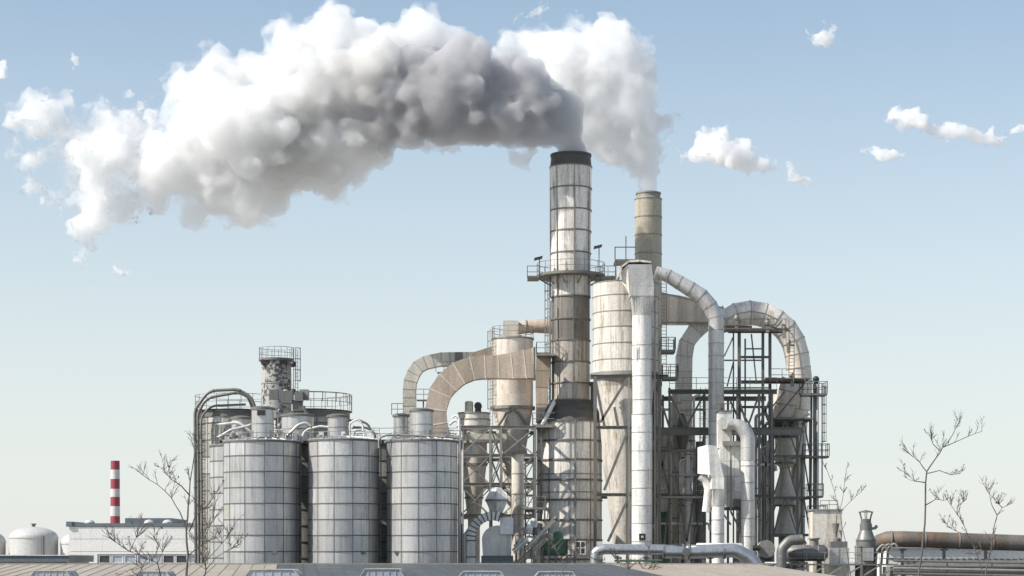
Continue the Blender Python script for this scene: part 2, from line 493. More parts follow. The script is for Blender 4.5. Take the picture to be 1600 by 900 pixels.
# long low roof that the photographer looks across
RZ0, RY0, RSL = 8.63, 163.0, 0.034        # ridge height, ridge distance, fall towards the camera
def roof_z(y): return RZ0 - (RY0 - y) * RSL
rf = MB()
x0, x1, ya = -64.0, 22.0, 84.0
w = MB()
step = 1.05
n = int((x1 - x0) / step)
rr = random.Random(3)
for i in range(n):
    xa, xb = x0 + i * step, x0 + (i + 1) * step
    skew = 9.0
    for j in range(6):
        yb0 = ya + (RY0 - ya) * j / 6; yb1 = ya + (RY0 - ya) * (j + 1) / 6
        s0 = skew * (1 - j / 6); s1 = skew * (1 - (j + 1) / 6)
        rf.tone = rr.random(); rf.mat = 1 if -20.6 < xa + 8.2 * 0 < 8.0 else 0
        b = len(rf.v)
        rf.v += [(xa + s0, yb0, roof_z(yb0)), (xb + s0, yb0, roof_z(yb0)), (xb + s1, yb1, roof_z(yb1)), (xa + s1, yb1, roof_z(yb1))]
        rf.face([b, b + 1, b + 2, b + 3])
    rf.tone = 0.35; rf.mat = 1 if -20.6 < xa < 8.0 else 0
    rf.bar((xa + skew, ya, roof_z(ya) + 0.015), (xa, RY0, roof_z(RY0) + 0.01), 0.06, 0.04)
# ridge capping, back slope
rd = MB(); rd.tone = 0.3
rd.bar((x0, RY0, RZ0 + 0.04), (x1, RY0, RZ0 + 0.04), 0.12, 0.6)
wl_ = MB(); wl_.box(x0, x1, RY0 - 0.1, RY0 + 0.2, 0, RZ0 - 0.1)
wl_.box(x0 - 14, x1 - 14, ya + 0.1, ya + 0.4, 0, roof_z(ya) - 0.1)
hall = Thing('industrial_hall', 'long low hall with a weathered sheet roof along the bottom of the picture', 'building', (-20, 120, 0))
hall.part('roof', rf, [M['sheet_roof'], M['dark_roof']])
hall.part('ridge_cap', rd, M['sheet_roof'])
hall.part('wall', wl_, M['steel_mid'])

def skylight(px, py, pw, Yc, label):
    cx = X(px, Yc); zt = Z(py, Yc); zb = roof_z(Yc) - 0.05; hw = S(pw / 2, Yc); h = zt - zb
    t = Thing('roof_skylight', label, 'skylight', (cx, Yc, zb), 'skylights on the low roof')
    a = MB(); L = 2.6
    prof = [(-hw, 0.1), (-hw * 0.93, h * 0.35), (-hw * 0.68, h), (-hw * 0.3, h * 1.01), (hw * 0.3, h * 1.01), (hw * 0.68, h), (hw * 0.93, h * 0.35), (hw, 0.1)]
    b = len(a.v)
    for yy in (Yc, Yc + L):
        a.v += [(cx + u, yy, zb + v) for u, v in prof]
    m = len(prof)
    for i in range(m - 1):
        a.tone = random.random()
        a.face([b + i, b + i + 1, b + m + i + 1, b + m + i], False)
    a.face([b + i for i in range(m)][::-1]); a.face([b + m + i for i in range(m)])
    t.part('glazing', a, M['skylight'])
    c = MB()
    for yy in (Yc - 0.03, Yc + L / 2, Yc + L + 0.03):
        for i in range(m - 1):
            p, q = prof[i], prof[i + 1]
            c.bar((cx + p[0] * 1.01, yy, zb + p[1] + 0.02), (cx + q[0] * 1.01, yy, zb + q[1] + 0.02), 0.06, 0.08)
    for u in (-.55, -.28, 0, .28, .55): c.bar((cx + u * hw, Yc - .02, zb + .1), (cx + u * hw, Yc - .02, zb + h * .99), .035, .03)
    t.part('muntin', c, M['taupe'])
    k = MB(); k.box(cx - hw - 0.12, cx + hw + 0.12, Yc - 0.12, Yc + L + 0.12, zb - 0.3, zb + 0.12)
    t.part('kerb', k, M['parapet'])
for px, py, pw, lab in ((78, 892, 72, 'pale barrel skylight on the low roof nearest the domed tanks'), (425, 890.5, 98, 'barrel skylight on the low roof below the first silo with the filter box'),
                        (597, 889.5, 78, 'barrel skylight on the low roof in front of the gap between two big silos'), (752, 893.5, 84, 'barrel skylight on the low roof below the white arched machine'),
                        (868, 894, 76, 'barrel skylight on the low roof below the green machine'), (238, 893, 62, 'barrel skylight on the low roof beside the bare tree stems')):
    skylight(px, py, pw, 128, lab)

# flat roofed annex at the picture's edge, in front of the tanks
a = MB(); Y = 170
a.box(X(-60, Y), X(104, Y), Y, Y + 9, 0, Z(878, Y))
an = Thing('flat_annex', 'low flat roofed annex with a dark eaves band in front of domed tanks', 'building', (X(20, Y), Y, 0))
an.part('wall', a, M['panel'])
a = MB(); a.box(X(-66, Y), X(110, Y), Y - 0.5, Y + 9.5, Z(878, Y), Z(868.5, Y))
an.part('eaves_band', a, M['parapet'])
a = MB(); a.box(X(-67, Y), X(111, Y), Y - 0.6, Y + 9.6, Z(868.4, Y), Z(866.9, Y))
an.part('roof_edge', a, M['white'])

# domed tanks
for cx_, r_, top, lab in ((-22, 30, 829, 'domed pale storage tank cut by the edge of the picture'), (52.5, 37.5, 823, 'whole domed pale storage tank with a dark vertical pipe'),
                          (122, 27, 832, 'domed pale storage tank half hidden behind the flat white building')):
    Y = 300; r = S(r_, Y); cx = X(cx_, Y); zt = Z(top, Y); zs = zt - S(17, Y)
    t = Thing('storage_tank', lab, 'tank', (cx, Y, 0), 'domed tanks behind the annex')
    a = MB(); a.lathe(cx, Y, [(r, 0), (r, zs)], 48, 0, False, False, 3, 10)
    t.part('shell', a, M['tank'])
    a = MB(); a.lathe(cx, Y, [(r * cos(q), zs + (zt - zs) * sin(q)) for q in [pi / 2 * i / 9 for i in range(9)]] + [(0.02, zt)], 48, 0, False)
    a.band(cx, Y, r, zs - 0.05, 0.2, 0.08, 48, 0)
    t.part('dome', a, M['tank'])
    a = MB(); a.lathe(cx, Y, [(0.28, zt - 0.1), (0.28, zt + 0.35), (0.45, zt + 0.35), (0.45, zt + 0.5)], 14)
    t.part('vent', a, M['steel'])
    a = MB(); aa = -pi / 2 + 0.62; a.tube([(cx + (r + 0.18) * cos(aa), Y + (r + 0.18) * sin(aa), 0), (cx + (r + 0.18) * cos(aa), Y + (r + 0.18) * sin(aa), zs + 0.2)], 0.17, 8)
    t.part('down_pipe', a, M['steel'])

# flat white building
Y = 260
bl = Thing('warehouse', 'flat white panel building with a strip window behind the bare tree', 'building', (X(210, Y), Y, 0))
bx0, bx1 = X(108, Y), X(330, Y)
zt = Z(823, Y)
a = MB()
for i in range(4):
    z1 = zt - i * S(19.5, Y); z0 = z1 - S(19.5, Y) + 0.05
    if i == 3: z0 = 0
    a.tone = 0.5 + 0.1 * (i % 2)
    if i == 2:
        a.box(bx0, X(152, Y), Y, Y + 30, z0, z1); a.box(X(322, Y), bx1, Y, Y + 30, z0, z1)
        a.box(X(152, Y), X(322, Y), Y + 0.35, Y + 30, z0, z1); a.box(X(152, Y), X(322, Y), Y, Y + 0.3, z0 + S(15, Y), z1)
    else: a.box(bx0, bx1, Y, Y + 30, z0, z1)
bl.part('wall', a, M['panel'])
a = MB(); a.box(bx0 + 0.1, bx1 - 0.1, Y + 0.45, Y + 29.9, 0.05, zt - 0.02); bl.part('panel_joint', a, M['white_seam'])
for px in (140, 233, 262):
    a = MB(); q = P(px, 817, Y + 3); a.lathe(q.x, q.y, [(.7, q.z - .6), (.7, q.z + .1), (.45, q.z + .35), (.05, q.z + .45)], 16); bl.part('roof_vent', a, M['chalk'])
a = MB(); a.box(bx0 - 0.35, X(113, Y), Y - 0.3, Y + 30.3, zt - 0.0, Z(815, Y)); a.box(X(113, Y) + 0.002, bx1, Y - 0.12, Y + 30.2, zt + 0.05, Z(817.5, Y))
bl.part('parapet', a, M['parapet'])
a = MB(); a.box(X(186, Y), X(260, Y), Y + 4, Y + 16, Z(818, Y), Z(808.5, Y)); bl.part('roof_housing', a, M['parapet'])
for i, p0 in enumerate(range(154, 316, 20)):
    f = MB(); z0, z1 = zt - 3 * S(19.5, Y) + 0.08, zt - 3 * S(19.5, Y) + S(14.6, Y)
    xa, xb = X(p0, Y), X(p0 + 18.5, Y)
    for q in ((xa, xa + 0.12, z0, z1), (xb - 0.12, xb, z0, z1), (xa + 0.122, xb - 0.122, z1 - 0.12, z1), (xa + 0.122, xb - 0.122, z0, z0 + 0.12)):
        f.box(q[0], q[1], Y + 0.1, Y + 0.3, q[2], q[3])
    fo = bl.part('window', f, M['white'])
    gl = MB(); gl.box(xa + 0.12, xb - 0.12, Y + 0.2, Y + 0.24, z0 + 0.1, z1 - 0.1)
    bl.part('pane', gl, M['glass'] if i in (0, 5, 6) else M['skylight'], fo)

# striped chimney
Y = 430
cx = X(180, Y)
ch = Thing('striped_chimney', 'tall red and white striped chimney far behind the flat white building', 'chimney', (cx, Y, 0))
edges = [720, 734, 748.5, 764, 776.5, 791, 806.5, 819, 832, 846, 860, 875]
for i in range(len(edges) - 1):
    a = MB(); za, zb = Z(edges[i + 1], Y), Z(edges[i], Y)
    ra, rb = S(6.9 + (edges[i + 1] - 720) * 0.006, Y), S(6.9 + (edges[i] - 720) * 0.006, Y)
    a.lathe(cx, Y, [(ra, za), (rb, zb)], 28, 0, i == 0)
    ch.part('red_band' if i % 2 == 0 else 'white_band', a, M['red'] if i % 2 == 0 else M['chalk'])
a = MB(); a.lathe(cx, Y, [(S(7.8, Y), 0), (S(7.8, Y), Z(875, Y))], 28, 0, False); ch.part('base', a, M['chalk'])

# ------------------------------------------------------------------ silos
M['scab'] = None
def scab_material():
    m, nt, N, Lk, B = nodes_of('peeling_tower_cladding')
    pos = N.new('ShaderNodeNewGeometry').outputs['Position']
    big = tex(N, Lk, pos, 2.4, 4, 0.7); lo = tex(N, Lk, pos, 0.55, 2, 0.5)
    ad = N.new('ShaderNodeMath'); ad.operation = 'ADD'; Lk.new(big, ad.inputs[0]); Lk.new(ramp(N, Lk, lo, 0.35, 0.65, -0.09, 0.09), ad.inputs[1])
    col = mixc(N, Lk, ramp(N, Lk, ad.outputs[0], 0.535, 0.56, 0, 1), (0.40, 0.39, 0.37), (0.075, 0.07, 0.065))
    Lk.new(col, B.inputs['Base Color']); B.inputs['Roughness'].default_value = 0.6
    return m
M['scab'] = scab_material()

def silo(name, label, px, rpx, top, Y, rings, group, mat='silo', npan=12, roof=8, twist=0.0, hatch=True):
    r = S(rpx, Y); cx = X(px, Y); zt = Z(top, Y)
    t = Thing(name, label, 'silo', (cx, Y, 0), group)
    zs = [zt] + [Z(v, Y) for v in rings] + [0]
    a = MB()
    a0 = twist
    for j in range(len(zs) - 1):
        n0 = len(a.f)
        a.lathe(cx, Y, [(r, zs[j + 1]), (r, zs[j])], 72, 0, False, False, int(px) + j * 5, npan, a0)
        for k in range(72):     # a few replaced or tarnished sheets
            q = random.Random(int(px) * 31 + j * 17 + int(k * npan / 72) * 5).random()
            if q < .03: a.m[n0 + k] = 1
            elif q > .96: a.m[n0 + k] = 2
    t.part('shell', a, [M[mat], M['silo_old'], M['zinc']])
    a = MB()
    for z in zs[1:-1]: a.band(cx, Y, r, z, 0.09, 0.045, 72, 0)
    a.band(cx, Y, r, zt - 0.06, 0.16, 0.09, 72, 0)
    t.part('ring_rib', a, M['seam'])
    a = MB()
    for k in range(npan):
        a.seam(cx, Y, r, 0, zt, a0 + 2 * pi * k / npan, 0.05, 0.025, 0)
    t.part('vertical_seam', a, M['seam'])
    a = MB(); zr = zt + S(roof, Y)
    a.lathe(cx, Y, [(r + 0.05, zt), (r + 0.05, zt + 0.06), (r * 0.5, zt + (zr - zt) * 0.75), (0.7, zr)], 48, 0, True, False, int(px), 12)
    t.part('roof', a, M['silo'])
    return t, cx, r, zt, zr

ringsA = [714.5, 739, 763.5, 788, 812.5, 837, 862, 887]
s1, c1x, s1r, s1z, s1t = silo('metal_silo', 'bright metal silo below the flaking tower and filter box', 409, 59, 691, 171, ringsA, 'big riveted sheet silos', twist=0.20)
s2, c2x, s2r, s2z, s2t = silo('metal_silo', 'middle metal silo of the front three with curved pipes over its top', 537, 55.5, 689, 171, ringsA, 'big riveted sheet silos', twist=0.34)
s3, c3x, s3r, s3z, s3t = silo('metal_silo', 'metal silo beside the thin white pipe and cream cyclones', 659.5, 55, 690, 171, ringsA, 'big riveted sheet silos', twist=0.47)
rb_ = [722, 747, 772, 797, 822, 847, 872]
s4 = silo('metal_silo', 'silo peeping out past the sunny flank of the silo with the filter box', 382, 53, 697, 178, rb_, 'big riveted sheet silos', twist=0.1)
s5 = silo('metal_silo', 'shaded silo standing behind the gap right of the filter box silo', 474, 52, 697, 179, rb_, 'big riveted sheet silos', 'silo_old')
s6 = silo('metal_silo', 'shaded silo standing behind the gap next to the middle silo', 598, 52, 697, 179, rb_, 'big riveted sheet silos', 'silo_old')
ro_ = [664, 690, 716, 742, 768, 794, 820, 846, 872]
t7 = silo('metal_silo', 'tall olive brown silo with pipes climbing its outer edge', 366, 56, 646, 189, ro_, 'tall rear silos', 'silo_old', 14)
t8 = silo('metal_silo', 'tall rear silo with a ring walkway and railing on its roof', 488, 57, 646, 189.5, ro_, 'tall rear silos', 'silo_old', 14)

def add_walk(t, cx, cy_, r, z, a0, a1, step=16, h=1.1):
    a = MB()
    k = 28
    for i in range(k):
        p = a0 + (a1 - a0) * i / k; q = a0 + (a1 - a0) * (i + 1) / k
        b = len(a.v)
        for an_ in (p, q):
            for (rr_, zz) in ((r - 0.5, z), (r + 0.35, z), (r + 0.35, z + 0.07), (r - 0.5, z + 0.07)):
                a.v.append((cx + rr_ * cos(an_), cy_ + rr_ * sin(an_), zz))
        for f in ((0, 1, 5, 4), (1, 2, 6, 5), (2, 3, 7, 6), (3, 0, 4, 7)): a.face([b + i_ for i_ in f])
    t.part('walkway', a, M['steel'])
    a = MB(); a.ring_rail(cx, cy_, r + 0.3, z + 0.07, h, a0, a1, 2, 0.028, step)
    t.part('railing', a, M['rail'])
th, cxh, rh, zh, zrh = t7; add_walk(th, cxh, 189, rh, zh + 0.12, 0, 2 * pi, 20, 1.5)
th, cxh, rh, zh, zrh = t8; add_walk(th, cxh, 189.5, rh, zh + 0.12, 0, 2 * pi, 22, 1.6)
# an upper hoop guard, higher, on the rear silo
a = MB(); a.ring_rail(cxh, 189.5, rh + 0.1, zh + 0.95, 0.9, pi * 1.1, 2.4 * pi, 1, 0.04, 10); th.part('guard_hoop', a, M['steel_mid'])
# dark roof rims of the tall silos
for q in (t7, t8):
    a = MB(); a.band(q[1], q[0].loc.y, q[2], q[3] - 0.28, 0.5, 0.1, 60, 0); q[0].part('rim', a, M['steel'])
# ladder on tall silo
a = MB(); q = t7; aa = -pi / 2 - 0.9; a.ladder(q[1] + (q[2] + 0.25) * cos(aa), 189 + (q[2] + 0.25) * sin(aa), 1, q[3] + 1, 0.5, aa, (4, q[3] + 1)); q[0].part('ladder', a, M['steel_mid'])
# silo hardware shared by the front row: roof ribs, hatch, short ladder and an outlet box
for (t, cx, r, zt, zr), aa in ((( s1, c1x, s1r, s1z, s1t), -1.1), ((s2, c2x, s2r, s2z, s2t), -0.9), ((s3, c3x, s3r, s3z, s3t), -2.3)):
    a = MB(); rr = random.Random(int(cx * 10) + 4)
    for k in range(24):
        an_ = 2 * pi * k / 24
        a.bar((cx + (r + 0.1) * cos(an_), 171 + (r + 0.1) * sin(an_), zt + 0.1), (cx + r * 0.5 * cos(an_), 171 + r * 0.5 * sin(an_), zt + (zr - zt) * 0.78), 0.07, 0.07)
    t.part('roof_rib', a, M['white'])
    a = MB(); a.ring_rail(cx, 171, r - 0.12, zt + 0.05, 0.62, 0, 2 * pi, 1, 0.025, 16)
    t.part('railing', a, M['rail'])
    a = MB(); a.ladder(cx + (r + 0.12) * cos(0.08), 171 + (r + 0.12) * sin(0.08), 1, zt + 0.6, 0.45, 0.08)
    t.part('ladder', a, M['steel_mid'])
    a = MB(); an_ = aa; a.box(cx + r * cos(an_) - 0.2, cx + r * cos(an_) + 0.2, 171 + r * sin(an_) - 0.15, 171 + r * sin(an_) + 0.1, Z(866, 171), Z(861, 171))
    t.part('sensor_box', a, M['steel'])
# thin vertical pipe in the gap, dark
# ---- filter boxes standing on the silos
def filter_box(px0, px1, top, bot, Y, label, round_=True, cap='steel', notch=True):
    cx = X((px0 + px1) / 2, Y); r = S((px1 - px0) / 2, Y); z0, z1 = Z(bot, Y), Z(top, Y)
    t = Thing('silo_filter', label, 'filter', (cx, Y, z0), 'dust filters on the silo roofs')
    a = MB()
    if round_: a.lathe(cx, Y, [(r, z0), (r, z1 - 0.1)], 28, 0, True, True, int(px0), 6)
    else: a.box(cx - r, cx + r, Y - r, Y + r, z0, z1 - 0.1)
    t.part('housing', a, M['silo'])
    a = MB(); a.lathe(cx, Y, [(r + 0.12, z1 - 0.2), (r + 0.12, z1 - 0.02), (r * 0.6, z1 + 0.12)], 28, 0, True, True); t.part('cap', a, M[cap])
    if notch:
        a = MB(); a.box(cx - 0.35, cx + 0.35, Y - r - 0.14, Y - r + 0.2, z1 - 0.75, z1 - 0.3); t.part('inspection_hatch', a, M['black'])
    a = MB()
    for s_ in (-1, 1): a.bar((cx + s_ * r * 0.8, Y - r * 0.6, z0 - 0.5), (cx + s_ * r * 0.8, Y - r * 0.6, z0 + 0.6), 0.1)
    a.band(cx, Y, r, z0 + (z1 - z0) * 0.45, 0.07, 0.03, 28, 0)
    t.part('bracket', a, M['steel_mid'])
filter_box(393, 428, 637, 684, 169.6, 'light grey filter box with a dark hatch in front of the flaking tower')
filter_box(641, 676, 640, 683, 170.2, 'light grey filter drum standing in front of the big tan duct foot', notch=False)
filter_box(615, 638, 648, 684, 172.5, 'small grey filter drum under the square railing by the tan duct', notch=False)
filter_box(512, 543, 649, 684, 173, 'dark capped filter drum on the middle silo of the front row', notch=False)
filter_box(440, 490, 648, 690, 174.5, 'broad shaded filter drum between the flaking tower and the curved pipes', notch=False)
filter_box(362, 392, 652, 686, 174, 'half hidden filter drum behind the box with the dark hatch', notch=False)
a = MB(); Y = 172.5
a.rail([P(612, 648, Y - 1), P(630, 648, Y - 1), P(630, 648, Y + 1), P(612, 648, Y + 1), P(612, 648, Y - 1)], 1.0, 2, 0.03, 0.6)
single('guard_rail', 'small square guard rail on top of the small grey filter drum', 'railing', a, M['rail'], P(620, 648, Y))

# ---- flaking tower on the rear silos
Y = 184
cx = X(432, Y); r = S(23.5, Y)
tw = Thing('elevator_tower', 'round tower with flaking dark patches rising above the silos', 'tower', (cx, Y, Z(650, Y)))
a = MB(); a.lathe(cx, Y, [(r, Z(655, Y)), (r, Z(562, Y))], 44, 0, True); tw.part('shell', a, M['scab'])
a = MB()
for v in (600, 640): a.band(cx, Y, r, Z(v, Y), 0.1, 0.04, 44, 0)
tw.part('ring_rib', a, M['steel_mid'])
a = MB(); a.lathe(cx, Y, [(r, Z(566, Y)), (r + 0.25, Z(564.5, Y)), (r + 0.25, Z(561, Y))], 44, 0, True); tw.part('rim', a, M['steel'])
for s_ in (-0.62, 0.62):
    a = MB(); a.box(cx + s_ * r - 0.42, cx + s_ * r + 0.42, Y - r * 0.86 - 0.12, Y - r * 0.4, Z(571, Y), Z(564, Y)); tw.part('vent_opening', a, M['black'])
a = MB(); a.ring_rail(cx, Y, r + 0.2, Z(561, Y), 1.05, 0, 2 * pi, 2, 0.026, 16); tw.part('railing', a, M['rail'])
a = MB(); a.ladder(cx + r + 0.55, Y - 0.6, Z(645, Y), Z(546, Y), 0.42, -0.5, (Z(596, Y), Z(545, Y)), 0.028); tw.part('ladder', a, M['rail'])
a = MB(); a.tube([P(457.5, 648, Y - 1.2), P(457.5, 570, Y - 1.2)], 0.11, 8); tw.part('riser_pipe', a, M['white'])
for v in (569, 612):
    a = MB(); a.ball(P(458, v, Y - 1.2), 0.3, 10, 7); tw.part('floodlight', a, M['black'])
# cluster of valves and conveyors at the tower's foot
rr = random.Random(21)
cl = Thing('conveyor_gear', 'dark tangle of valves and chutes at the foot of the flaking tower', 'machinery', P(440, 660, 180))
for i in range(16):
    a = MB(); px = rr.uniform(428, 476); py = rr.uniform(612, 668); yy = 181.0 - rr.uniform(0.5, 2.6)
    if i % 3 == 0:
        a.tube([P(px, py, yy), P(px + rr.uniform(-9, 9), py + rr.uniform(10, 24), yy + rr.uniform(-.5, .5))], rr.uniform(0.09, 0.2), 8); nm = 'chute'
    elif i % 3 == 1:
        a.ball(P(px, py, yy), rr.uniform(0.2, 0.4), 9, 6); nm = 'valve'
    else:
        w_ = rr.uniform(0.25, 0.55); p = P(px, py, yy); a.box(p.x - w_, p.x + w_, p.y - w_, p.y + w_, p.z - w_ * 1.2, p.z + w_); nm = 'drive_box'
    cl.part(nm, a, M[rr.choice(['steel', 'steel_mid', 'pipe'])])
# pipes climbing the outer edge of the tall silo and looping over the roof
Y = 184.5
for i, (pts, r, lab) in enumerate((
    ([P(306, 884, Y), P(304.5, 640, Y), P(326, 610.5, Y), P(372, 608.5, Y), P(392, 620, Y), P(400, 640, Y)], 0.15, 'outermost pipe climbing the tall silo and looping high over its roof'),
    ([P(311, 884, Y + .6), P(309.5, 646, Y + .6), P(322, 622, Y + .6), P(372, 613, Y + .6), P(388, 620, Y + .6), P(396, 642, Y + .6)], 0.14, 'pipe climbing the tall silo with a sloping run above its roof'),
    ([P(316, 884, Y + 1), P(314.5, 650, Y + 1), P(330, 634, Y + 1), P(384, 632, Y + 1)], 0.11, 'innermost pipe climbing the tall silo and ending flat on its roof'))):
    c = rounded(pts, 1.6, 6)
    t = Thing('conveying_pipe', lab, 'pipe', pts[0], 'pipes climbing the tall silo')
    a = MB(); a.tube(c, r, 9); t.part('tube', a, M['pipe'])
    a = MB(); al = along(c, 2.6); flanges(a, al[1:-1], r, 0.05, 0.1, 9, 0); t.part('coupling', a, M['steel'])
# brackets along the climb
# pipes over the silo tops
pp = [([(548, 690), (546, 661), (558, 655), (566, 661), (569, 684)], 172, .09, 'white', 'thin pale hoop pipe over the middle silo roof'),
      ([(552, 668), (572, 668), (584, 674), (588, 690)], 173, .11, 'pipe', 'grey bent pipe running off the middle silo roof'),
      ([(546, 657), (560, 656), (578, 664), (580, 688)], 174, .1, 'pipe', 'slim curved pipe dropping behind the middle silo edge'),
      ([(338, 664), (372, 660), (384, 668), (396, 678)], 173, .13, 'white', 'pale crooked pipe lying over the roofs beside the hatch filter'),
      ([(340, 684), (360, 672), (392, 664)], 172.2, .12, 'zinc', 'zinc pipe slanting up to the hatch filter'),
      ([(448, 682), (466, 664), (478, 660), (486, 666)], 171.6, .13, 'zinc', 'zinc gooseneck pipe in front of the broad shaded drum'),
      ([(470, 690), (476, 672), (500, 666), (520, 668)], 172.8, .1, 'white', 'pale bent pipe running to the dark capped drum'),
      ([(592, 700), (592, 684), (604, 680), (640, 680), (716, 684)], 169.0, .09, 'steel_mid', 'level pipe along the front of the silo tops')]
for pts, Y, r, mt, lab in pp:
    c = rounded([P(x_, y_, Y) for x_, y_ in pts], 0.9, 6)
    t = Thing('roof_pipe', lab, 'pipe', c[0], 'pipes over the silo roofs')
    a = MB(); a.tube(c, r, 8); t.part('tube', a, M[mt])
    a = MB(); flanges(a, [c[0], c[-1]], r, 0.06, 0.1, 8, 0); t.part('coupling', a, M['steel_mid'])
rr = random.Random(99)
cg = Thing('roof_gear', 'jumble of small boxes, valves and brackets along the front silo tops', 'machinery', P(500, 688, 173))
for i in range(46):
    px = rr.choice([rr.uniform(345, 470), rr.uniform(480, 592), rr.uniform(604, 712)]); Yp = rr.uniform(170.5, 174); base = Z(686, 171)
    x_ = X(px, Yp); h = rr.uniform(.25, 1.1); k = i % 4; a = MB()
    if k == 0: a.box(x_ - .22, x_ + .22, Yp - .2, Yp + .2, base - .3, base + h * .7); nm = 'junction_box'
    elif k == 1: a.tube(rounded([Vector((x_, Yp, base - .3)), Vector((x_, Yp, base + h)), Vector((x_ + rr.uniform(-1.3, 1.3), Yp + .2, base + h + .05))], .25, 4), .06, 7); nm = 'vent_pipe'
    elif k == 2: a.bar((x_, Yp, base - .3), (x_, Yp, base + h * 1.4), .07); a.bar((x_ - .4, Yp, base + h), (x_ + .4, Yp, base + h), .06); nm = 'bracket_stand'
    else: a.lathe(x_, Yp, [(.28, base - .3), (.28, base + h * .5), (.16, base + h * .6)], 12); nm = 'hatch'
    cg.part(nm, a, M[rr.choice(['steel_mid', 'white', 'silo', 'pipe', 'zinc'])])
# catwalk linking the silo roofs
cw = Thing('catwalk', 'steel catwalk with railing running level across the three front silo tops', 'catwalk', P(560, 690, 176))
a = MB(); Y = 175.6; a.box(X(330, Y), X(724, Y), Y, Y + 1.0, Z(688, Y), Z(686.5, Y)); cw.part('deck', a, M['steel_mid'])
a = MB(); a.rail([P(330, 686, Y), P(724, 686, Y)], 1.0, 2, 0.026, 1.5); a.rail([P(330, 686, Y + 1), P(724, 686, Y + 1)], 1.0, 2, 0.026, 1.5); cw.part('railing', a, M['rail'])
for px in (345, 468, 598, 722):
    a = MB(); a.bar(P(px, 687, Y + .5), (X(px, Y), Y + .5, 0), 0.22); cw.part('post', a, M['steel'])
# ------------------------------------------------------------------ the tall stack
Y = 188
cx = X(892, Y)
stk = Thing('chimney_stack', 'tallest chimney, stained sheet metal with a black rim and smoke', 'chimney', (cx, Y, 0))
def rz(rp, py): return (S(rp, Y), Z(py, Y))
up = [262, 296, 330, 363, 397, 430, 465]
mid = [465, 500, 533, 567, 600, 626]
a = MB()
for i in range(len(up) - 1):
    a.lathe(cx, Y, [rz(32.5 - (up[i + 1] - 262) * .012, up[i + 1]), rz(32.5 - (up[i] - 262) * .012, up[i])], 56, 0, False, False, 900 + i, 7, 0.3)
stk.part('upper_shell', a, M['stack'])
a = MB()
for i in range(len(mid) - 1):
    a.lathe(cx, Y, [rz(29.5, mid[i + 1]), rz(29.5, mid[i])], 56, 0 if i < 2 else 1, False, False, 950 + i, 7, 0.3)
stk.part('middle_shell', a, [M['stack_dark'], M['stack_worn']], None, 'sooty middle section of the chimney')
lo = [660, 690, 720, 751, 782, 813, 844, 874]
a = MB()
for i in range(len(lo) - 1):
    a.lathe(cx - 0.1, Y, [rz(49.5, lo[i + 1]), rz(49.5, lo[i])], 64, 0, False, False, 970 + i, 9, 0.1)
a.lathe(cx - 0.1, Y, [(S(49.5, Y), 0), rz(49.5, 874)], 64, 0, False)
stk.part('lower_shell', a, M['stack'])
a = MB(); a.lathe(cx, Y, [rz(49.7, 660), rz(44, 644), rz(41.5, 638), rz(30, 626)], 56, 0, False, False, 3, 9); stk.part('shoulder_cone', a, M['soot'])
a = MB(); a.lathe(cx, Y, [rz(32.6, 262), rz(31, 247), rz(31, 245.5), rz(32.2, 245), rz(32.2, 242), rz(29.5, 242), rz(29, 262)], 56, 0, False); stk.part('rim', a, M['soot'])
a = MB()
for v in up[:-1]: a.band(cx, Y, S(32.5 - (v - 262) * .012, Y), Z(v, Y), 0.12, 0.07, 56, 0)
for v in mid: a.band(cx, Y, S(29.8, Y), Z(v, Y), 0.13, 0.08, 56, 0)
for v in lo: a.band(cx - .1, Y, S(49.5, Y), Z(v, Y), 0.17, 0.11, 64, 0)
for v in (742, 770): a.band(cx - .1, Y, S(49.5, Y), Z(v, Y), 0.06, 0.05, 64, 0)
stk.part('ring_rib', a, M['steel'])
a = MB()
for k in range(7): a.seam(cx, Y, S(32, Y), Z(465, Y), Z(262, Y), 0.3 + 2 * pi * k / 7 + 0.06, 0.07, 0.06, 0); a.seam(cx, Y, S(29.5, Y), Z(626, Y), Z(465, Y), 0.3 + 2 * pi * k / 7, 0.08, 0.04, 0)
for k in range(9): a.seam(cx - .1, Y, S(49.5, Y), 0, Z(660, Y), 0.1 + 2 * pi * k / 9 - .3, 0.09, 0.05, 0)
a.seam(cx, Y, S(32, Y), Z(430, Y), Z(296, Y), -pi / 2 + 0.14, 0.14, 0.12, 0); a.seam(cx, Y, S(49.5, Y), 2, Z(660, Y), -pi / 2 + 0.1, 0.16, 0.12, 0)
stk.part('vertical_seam', a, M['seam_soft'])
# main platform
def platform(t, px0, px1, py, Ya, Yb, th=0.12, rail_h=1.05, skip=(), deck='steel', rr_=0.03, step=1.2):
    a = MB(); a.box(X(px0, Y), X(px1, Y), Ya, Yb, Z(py, Y) - th, Z(py, Y)); d = t.part('platform', a, M[deck])
    a = MB(); z = Z(py, Y)
    c = [(X(px0, Y), Ya), (X(px1, Y), Ya), (X(px1, Y), Yb), (X(px0, Y), Yb)]
    for i in range(4):
        if i in skip: continue
        p, q = c[i], c[(i + 1) % 4]
        a.rail([(p[0], p[1], z), (q[0], q[1], z)], rail_h, 2, rr_, step)
    t.part('railing', a, M['rail'], d)
    return d
a = MB()
r = S(32, Y)
a.lathe(cx, Y, [(r, Z(434, Y)), (r + 1.35, Z(434, Y)), (r + 1.35, Z(430, Y)), (r, Z(430, Y))], 40, 0, False)
a.box(X(824, Y), X(842, Y), Y - 1.6, Y + 1.2, Z(437, Y), Z(434.5, Y)); a.box(X(930, Y), X(962, Y), Y - 1.6, Y + 1.2, Z(437, Y), Z(434.5, Y))
d = stk.part('platform', a, M['steel'])
a = MB(); a.ring_rail(cx, Y, r + 1.3, Z(430, Y), 1.1, 0, 2 * pi, 2, 0.03, 18)
